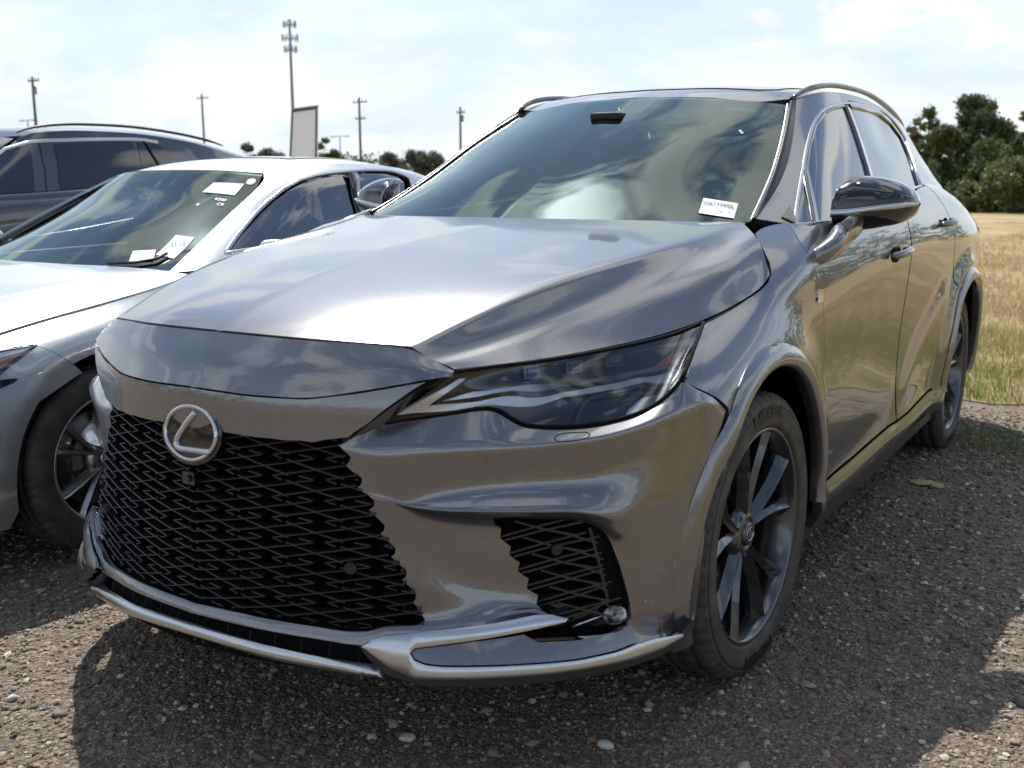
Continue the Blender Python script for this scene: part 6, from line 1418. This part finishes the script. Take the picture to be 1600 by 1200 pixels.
# ------------------------------------------------------------------ trees
def leafmat(name, c1, c2):
    m = pr(name, c1, .55, spec=.3); t, b = nodes(m); at_ = nn(t, 'ShaderNodeAttribute', attribute_name='tone'); mxl = nn(t, 'ShaderNodeMix', data_type='RGBA'); mxl.inputs[6].default_value = (*c1, 1); mxl.inputs[7].default_value = (*c2, 1); t.links.new(at_.outputs['Fac'], mxl.inputs[0]); t.links.new(mxl.outputs[2], b.inputs['Base Color'])
    ts = nn(t, 'ShaderNodeBsdfTranslucent'); t.links.new(mxl.outputs[2], ts.inputs[0]); mxs = nn(t, 'ShaderNodeMixShader'); mxs.inputs[0].default_value = .3
    o_ = [n_ for n_ in t.nodes if n_.type == 'OUTPUT_MATERIAL'][0]; t.links.new(b.outputs[0], mxs.inputs[1]); t.links.new(ts.outputs[0], mxs.inputs[2]); t.links.new(mxs.outputs[0], o_.inputs[0]); return m
def leaves(name, blobs, n, size, mat, seed, parent=None, z0=0.):
    """leaf faces spread through many small clumps"""
    r_ = np.random.default_rng(seed); B = np.array(blobs, float); w = B[:, 3]*B[:, 4]*B[:, 5]; k = r_.choice(len(B), n, p=w/w.sum())
    d = r_.normal(0, 1, (n, 3)); d /= np.linalg.norm(d, axis=1, keepdims=True); rr_ = r_.random(n)**(1/2.2)
    C = B[k, :3]+d*B[k, 3:6]*rr_[:, None]
    # clumps
    cl = r_.normal(0, 1, (max(8, n//30), 3)); idx = r_.integers(0, len(cl), n)
    C = C+cl[idx]*size*1.2*r_.random((n, 1))
    u = r_.normal(0, 1, (n, 3)); u /= np.linalg.norm(u, axis=1, keepdims=True); v = np.cross(u, r_.normal(0, 1, (n, 3))); v /= np.linalg.norm(v, axis=1, keepdims=True)
    s_ = size*r_.uniform(.5, 1.3, n)[:, None]
    V = np.stack([C-u*s_, C+v*s_*.55, C+u*s_, C-v*s_*.55], 1).reshape(-1, 3)
    tone = np.clip(r_.random(len(cl))[idx]*.7+r_.random(n)*.3, 0, 1)
    me = bpy.data.meshes.new(name); me.vertices.add(4*n); me.vertices.foreach_set('co', V.reshape(-1)); me.loops.add(4*n); me.loops.foreach_set('vertex_index', np.arange(4*n))
    me.polygons.add(n); me.polygons.foreach_set('loop_start', np.arange(n)*4); me.polygons.foreach_set('loop_total', np.full(n, 4)); me.update()
    ca = me.color_attributes.new('tone', 'FLOAT_COLOR', 'POINT'); tt = np.repeat(tone, 4); ca.data.foreach_set('color', np.stack([tt, tt, tt, np.ones(4*n)], 1).reshape(-1))
    o = bpy.data.objects.new(name, me); COL.objects.link(o); me.materials.append(mat)
    if parent is not None: o.parent = parent
    return o
M_['leaf_dark'] = leafmat('dark leaves', (.05, .075, .035), (.13, .17, .075)); M_['leaf_mid'] = leafmat('green leaves', (.06, .085, .03), (.15, .175, .07)); M_['leaf_light'] = leafmat('light leaves', (.085, .11, .035), (.20, .21, .085)); M_['leaf_rust'] = leafmat('turning leaves', (.10, .075, .03), (.24, .15, .06)); M_['leaf_hazed'] = leafmat('far leaves', (.09, .11, .10), (.15, .175, .14))  # far leaf colour is greyed and paled to stand in for haze
M_['bark'] = pr('bark', (.10, .085, .07), .9)
def tree(px_, top_py, D, wpx, mat, label, seed, nb_=26, n=5000, size=.10, base_frac=.18, airy=False, cat='tree', name='broadleaf_tree', group=None, z_base=0.):
    """stands at depth y=D, its top seen at top_py, its crown wpx wide"""
    P = CO+ray(px_, 283)/ray(px_, 283)[1]*(D-CO[1]); tp = CO+ray(px_, top_py)/ray(px_, top_py)[1]*(D-CO[1]); H = tp[2]; dist = np.linalg.norm((P-CO)[:2]); Wd = wpx/CAM[0]*dist*.5
    r_ = np.random.default_rng(seed); root = empty(name, (P[0], P[1], z_base)); tag(root, label, cat, group)
    bl = []
    zb = H*base_frac
    for i in range(nb_):
        f = r_.random(); z = zb+(H-zb)*f; env = Wd*np.interp(f, [0, .25, .6, .85, 1], [.85, 1, .85, .5, .12])
        a = r_.uniform(0, 2*math.pi); q = env*math.sqrt(r_.random()); s = Wd*r_.uniform(.16, .36)*(.62 if airy else 1)
        bl.append((q*math.cos(a), q*math.sin(a), min(z, H-s*.6), s, s, s*r_.uniform(.6, .95)))
    bl.append((0, 0, H-Wd*.16, Wd*.13, Wd*.13, Wd*.16))
    mb = MB(); zt = H*.86; L = curve(np.array([(0, 0, -.05), (Wd*.04, 0, H*.3), (-Wd*.03, Wd*.03, H*.6), (0, 0, zt)]), 10); mb.tube(L, np.linspace(max(.05, H*.022), .015, 10), 7)
    for b_ in bl[:14]:
        c = A(*b_[:3]); s0_ = L[int(np.clip(c[2]/zt*8-2, 1, 8))]; mb.tube(curve(np.array([s0_, (s0_+c)/2+A(0, 0, -.1), c]), 6), np.linspace(H*.008, .01, 6), 5)
    mb.build('trunk', M_['bark'], root, smooth=True)
    leaves('crown', bl, n, size*D/48, mat, seed+50, root)
    return root
tree(1447, 172, 50, 74, M_['leaf_mid'], 'thin airy tree with sky showing through, leftmost of the tree line', 21, 34, 2600, .085, .45, True)
tree(1512, 152, 52, 112, M_['leaf_dark'], 'tallest dark green tree with two pointed tops at the field edge', 22, 46, 16000, .10, .1)
tree(1560, 200, 54, 80, M_['leaf_dark'], 'dark round tree right of the tallest one', 23, 26, 4200, .10, .1)
tree(1606, 168, 50, 60, M_['leaf_dark'], 'dark tree cut off by the right edge of the photo', 24, 24, 4200, .10, .05)
tree(1425, 205, 49, 60, M_['leaf_rust'], 'small rust tinged tree beside the rear pillar of the grey SUV', 25, 20, 3000, .09, .1)
tree(1470, 198, 47.5, 100, M_['leaf_mid'], 'broad mid green tree in front of the tallest dark tree', 26, 34, 14000, .10, .05)
tree(1535, 222, 47, 110, M_['leaf_dark'], 'low dark green tree behind the bright bushes', 27, 30, 12000, .10, .02)
tree(1400, 232, 47, 80, M_['leaf_dark'], 'dark tree mostly hidden behind the grey SUV tail', 28, 20, 3500, .10, .02)
tree(1585, 250, 44.5, 130, M_['leaf_light'], 'large light green bush at the right end of the field edge', 31, 30, 9000, .085, .0, cat='bush', name='bush')
tree(1517, 286, 44.3, 70, M_['leaf_light'], 'small light green bush at the foot of the trees', 32, 20, 4000, .08, .0, cat='bush', name='bush')
tree(1450, 262, 45.5, 90, M_['leaf_dark'], 'dark shady undergrowth bush left of the light green ones', 33, 22, 5000, .09, .0, cat='bush', name='bush')
# far trees over the roofs on the left
for i, (px_, py_, D, w_, lb, mt) in enumerate(((388, 221, 150, 34, 'distant dark tree just right of the navy SUV tail', 'leaf_hazed'), (418, 229, 150, 40, 'distant low tree between the navy SUV and the sign', 'leaf_hazed'), (436, 236, 155, 34, 'distant low tree left of the sign post', 'leaf_hazed'), (508, 211, 120, 34, 'distant rounded tree just right of the sign', 'leaf_mid'), (524, 232, 120, 24, 'distant low shrub right of the rounded tree', 'leaf_mid'), (612, 235, 150, 40, 'distant grey green tree right of the third pole', 'leaf_hazed'), (648, 231, 150, 48, 'distant grey green tree touching the windshield pillar', 'leaf_hazed'), (680, 233, 150, 44, 'distant grey green tree partly behind the windshield', 'leaf_hazed'))):
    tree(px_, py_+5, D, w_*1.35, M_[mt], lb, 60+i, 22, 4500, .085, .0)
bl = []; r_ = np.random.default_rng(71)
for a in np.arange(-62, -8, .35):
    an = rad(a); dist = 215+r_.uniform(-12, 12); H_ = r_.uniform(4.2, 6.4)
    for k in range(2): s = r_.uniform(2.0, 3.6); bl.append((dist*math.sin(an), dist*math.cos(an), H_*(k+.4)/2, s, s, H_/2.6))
fw = leaves('far_woodland', bl, 26000, .5, M_['leaf_hazed'], 6); tag(fw, 'low hazy line of far trees on the left horizon', 'wood', kind='stuff')
# woodland all round, seen only as reflections in the paint and glass
bl = []; r_ = np.random.default_rng(77)
for a in np.arange(12, 262, 1.5):
    an = rad(a); dist = 52+r_.uniform(-5, 8)+(25 if 150 < a < 205 else 0); H_ = r_.uniform(4.0, 7.5)
    for k in range(3):
        s = r_.uniform(1.2, 2.2); bl.append((dist*math.sin(an)+r_.normal(0, .8), dist*math.cos(an)+r_.normal(0, .8), H_*(k+.5)/3, s, s, H_/3.2))
wo_ = leaves('woodland', bl, 26000, .42, M_['leaf_dark'], 5); tag(wo_, 'dark wood closing the far side of the field', 'wood', kind='stuff')
# ------------------------------------------------------------------ poles
M_['wood_pole'] = pr('weathered pole', (.085, .075, .065), .9); M_['galv'] = pr('galvanised steel', (.22, .24, .26), .5, .5)
def at(px_, py_, D): r__ = ray(px_, py_); return CO+r__/r__[1]*(D-CO[1])
def upole(px_, py_, D, label, arms=((-.5, 1.0),), extra=True):
    tp = at(px_, py_, D); root = empty('utility_pole', (tp[0], tp[1], 0)); tag(root, label, 'utility pole', 'utility poles along the far road'); H = tp[2]
    mb = MB(); mb.tube([(0, 0, -.3), (0, 0, H)], [.17, .11], 10); mb.build('post', M_['wood_pole'], root, smooth=True)
    for dz, L in arms:
        mb = MB(); mb.box((0, .12, H+dz), (L, .05, .06)); ca_ = mb.build('crossarm', M_['wood_pole'], root)
        for x in np.linspace(-L*.9, L*.9, 4):
            mb = MB(); mb.tube([(x, .12, H+dz+.05), (x, .12, H+dz+.28)], [.05, .035], 6); mb.build('insulator', M_['galv'], ca_)
    if extra:
        mb = MB(); mb.tube([(.28, 0, H-1.6), (.28, 0, H-.9)], .16, 10); mb.build('transformer', M_['galv'], root, smooth=True)
    return tp
t1 = upole(50, 120, 62, 'leftmost utility pole, thick and close, above the dark SUV', ((-.35, .8),), True)
t2 = upole(315, 147, 95, 'slim utility pole above the rear of the dark SUV', ((-.5, 1.0),), False)
t3 = upole(561, 152, 88, 'utility pole with two crossarms right of the sign', ((-.5, .95), (-2.2, .7)), False)
t4 = upole(719, 167, 98, 'short looking utility pole just above the windshield edge', ((-.6, .55),), True)
def lamp(px_, py_, D, label):
    tp = at(px_, py_, D); root = empty('street_lamp', (tp[0], tp[1], 0)); tag(root, label, 'street lamp', 'street lamps on the far road'); mb = MB(); mb.tube([(0, 0, -.3), (0, 0, tp[2])], [.10, .06], 8); mb.tube([(-.9, 0, tp[2]), (.9, 0, tp[2])], .04, 6); mb.build('post', M_['galv'], root, smooth=True)
    for sg in (-1, 1):
        mb = MB(); mb.box((sg*1.0, 0, tp[2]-.02), (.28, .13, .05)); mb.build('lamp_head', M_['galv'], root)
lamp(43, 188, 70, 'twin headed street lamp beside the leftmost utility pole'); lamp(531, 213, 90, 'twin headed street lamp right of the sign')
# ---- cell tower
tp = at(452, 30, 150); tw = empty('cell_tower', (tp[0], tp[1], 0)); tag(tw, 'tall slim mobile phone tower with three tiers of antennas', 'cell tower'); H = tp[2]
mb = MB(); mb.tube([(0, 0, -.3), (0, 0, H*.5), (0, 0, H)], [.42, .32, .20], 12); mb.build('mast', M_['galv'], tw, smooth=True)
for z_, R_ in ((H-1.0, 1.15), (H-3.4, 1.45), (H-5.4, 1.15)):
    mb = MB(); q = np.linspace(0, 2*math.pi, 7); mb.tube(np.array([(R_*math.cos(a), R_*math.sin(a), z_) for a in q]), .05, 5, cap=False)
    for a in q[:-1:2]: mb.tube([(0, 0, z_), (R_*math.cos(a), R_*math.sin(a), z_)], .05, 5)
    pl = mb.build('antenna_platform', M_['galv'], tw)
    for a in np.linspace(0, 2*math.pi, 9, endpoint=False)+.2:
        mb = MB(); mb.box((R_*math.cos(a), R_*math.sin(a), z_+.1), (.06, .06, .62)); mb.build('antenna', M_['galv'], pl)
# ---- sign
sD = 17.0; c4 = [at(*q_, sD) for q_ in ((457, 174), (495, 169), (493, 244), (452, 244))]
sg_ = empty('sign_board', tuple((c4[2]+c4[3])/2*A(1, 1, 0))); tag(sg_, 'narrow white sign board in a dark frame standing behind the silver sedan', 'sign'); o0 = np.array(sg_.location)
M_['sign_face'] = pr('sign face', (.86, .91, .99), .4); noise_bump(M_['sign_face'], 3, .1, .02)
mb = MB(); Q4 = np.array(c4)-o0; Q4[2:, 2] -= .35
V = np.vstack([Q4, Q4+A(0, .06, 0)]); mb.add(V, [(3, 2, 1, 0), (4, 5, 6, 7), (0, 1, 5, 4), (1, 2, 6, 5), (2, 3, 7, 6), (3, 0, 4, 7)]); mb.build('face', M_['sign_face'], sg_)
mb = MB()
for i in range(4): a, b_ = Q4[i], Q4[(i+1) % 4]; mb.tube([a+A(0, -.01, 0), b_+A(0, -.01, 0)], .022, 6)
mb.build('frame', M_['black_plastic'], sg_)
mb = MB(); mb.tube([Q4[0]+A(0, .03, .04), Q4[1]+A(0, .03, .04)], .035, 6); mb.build('top_rail', M_['galv'], sg_)
mb = MB()
for k in (.2, .8): p_ = Q4[3]*(1-k)+Q4[2]*k; mb.tube([p_*A(1, 1, 0)+A(0, .03, -.2), p_+A(0, .03, .1)], .03, 8)
mb.build('post', M_['galv'], sg_)
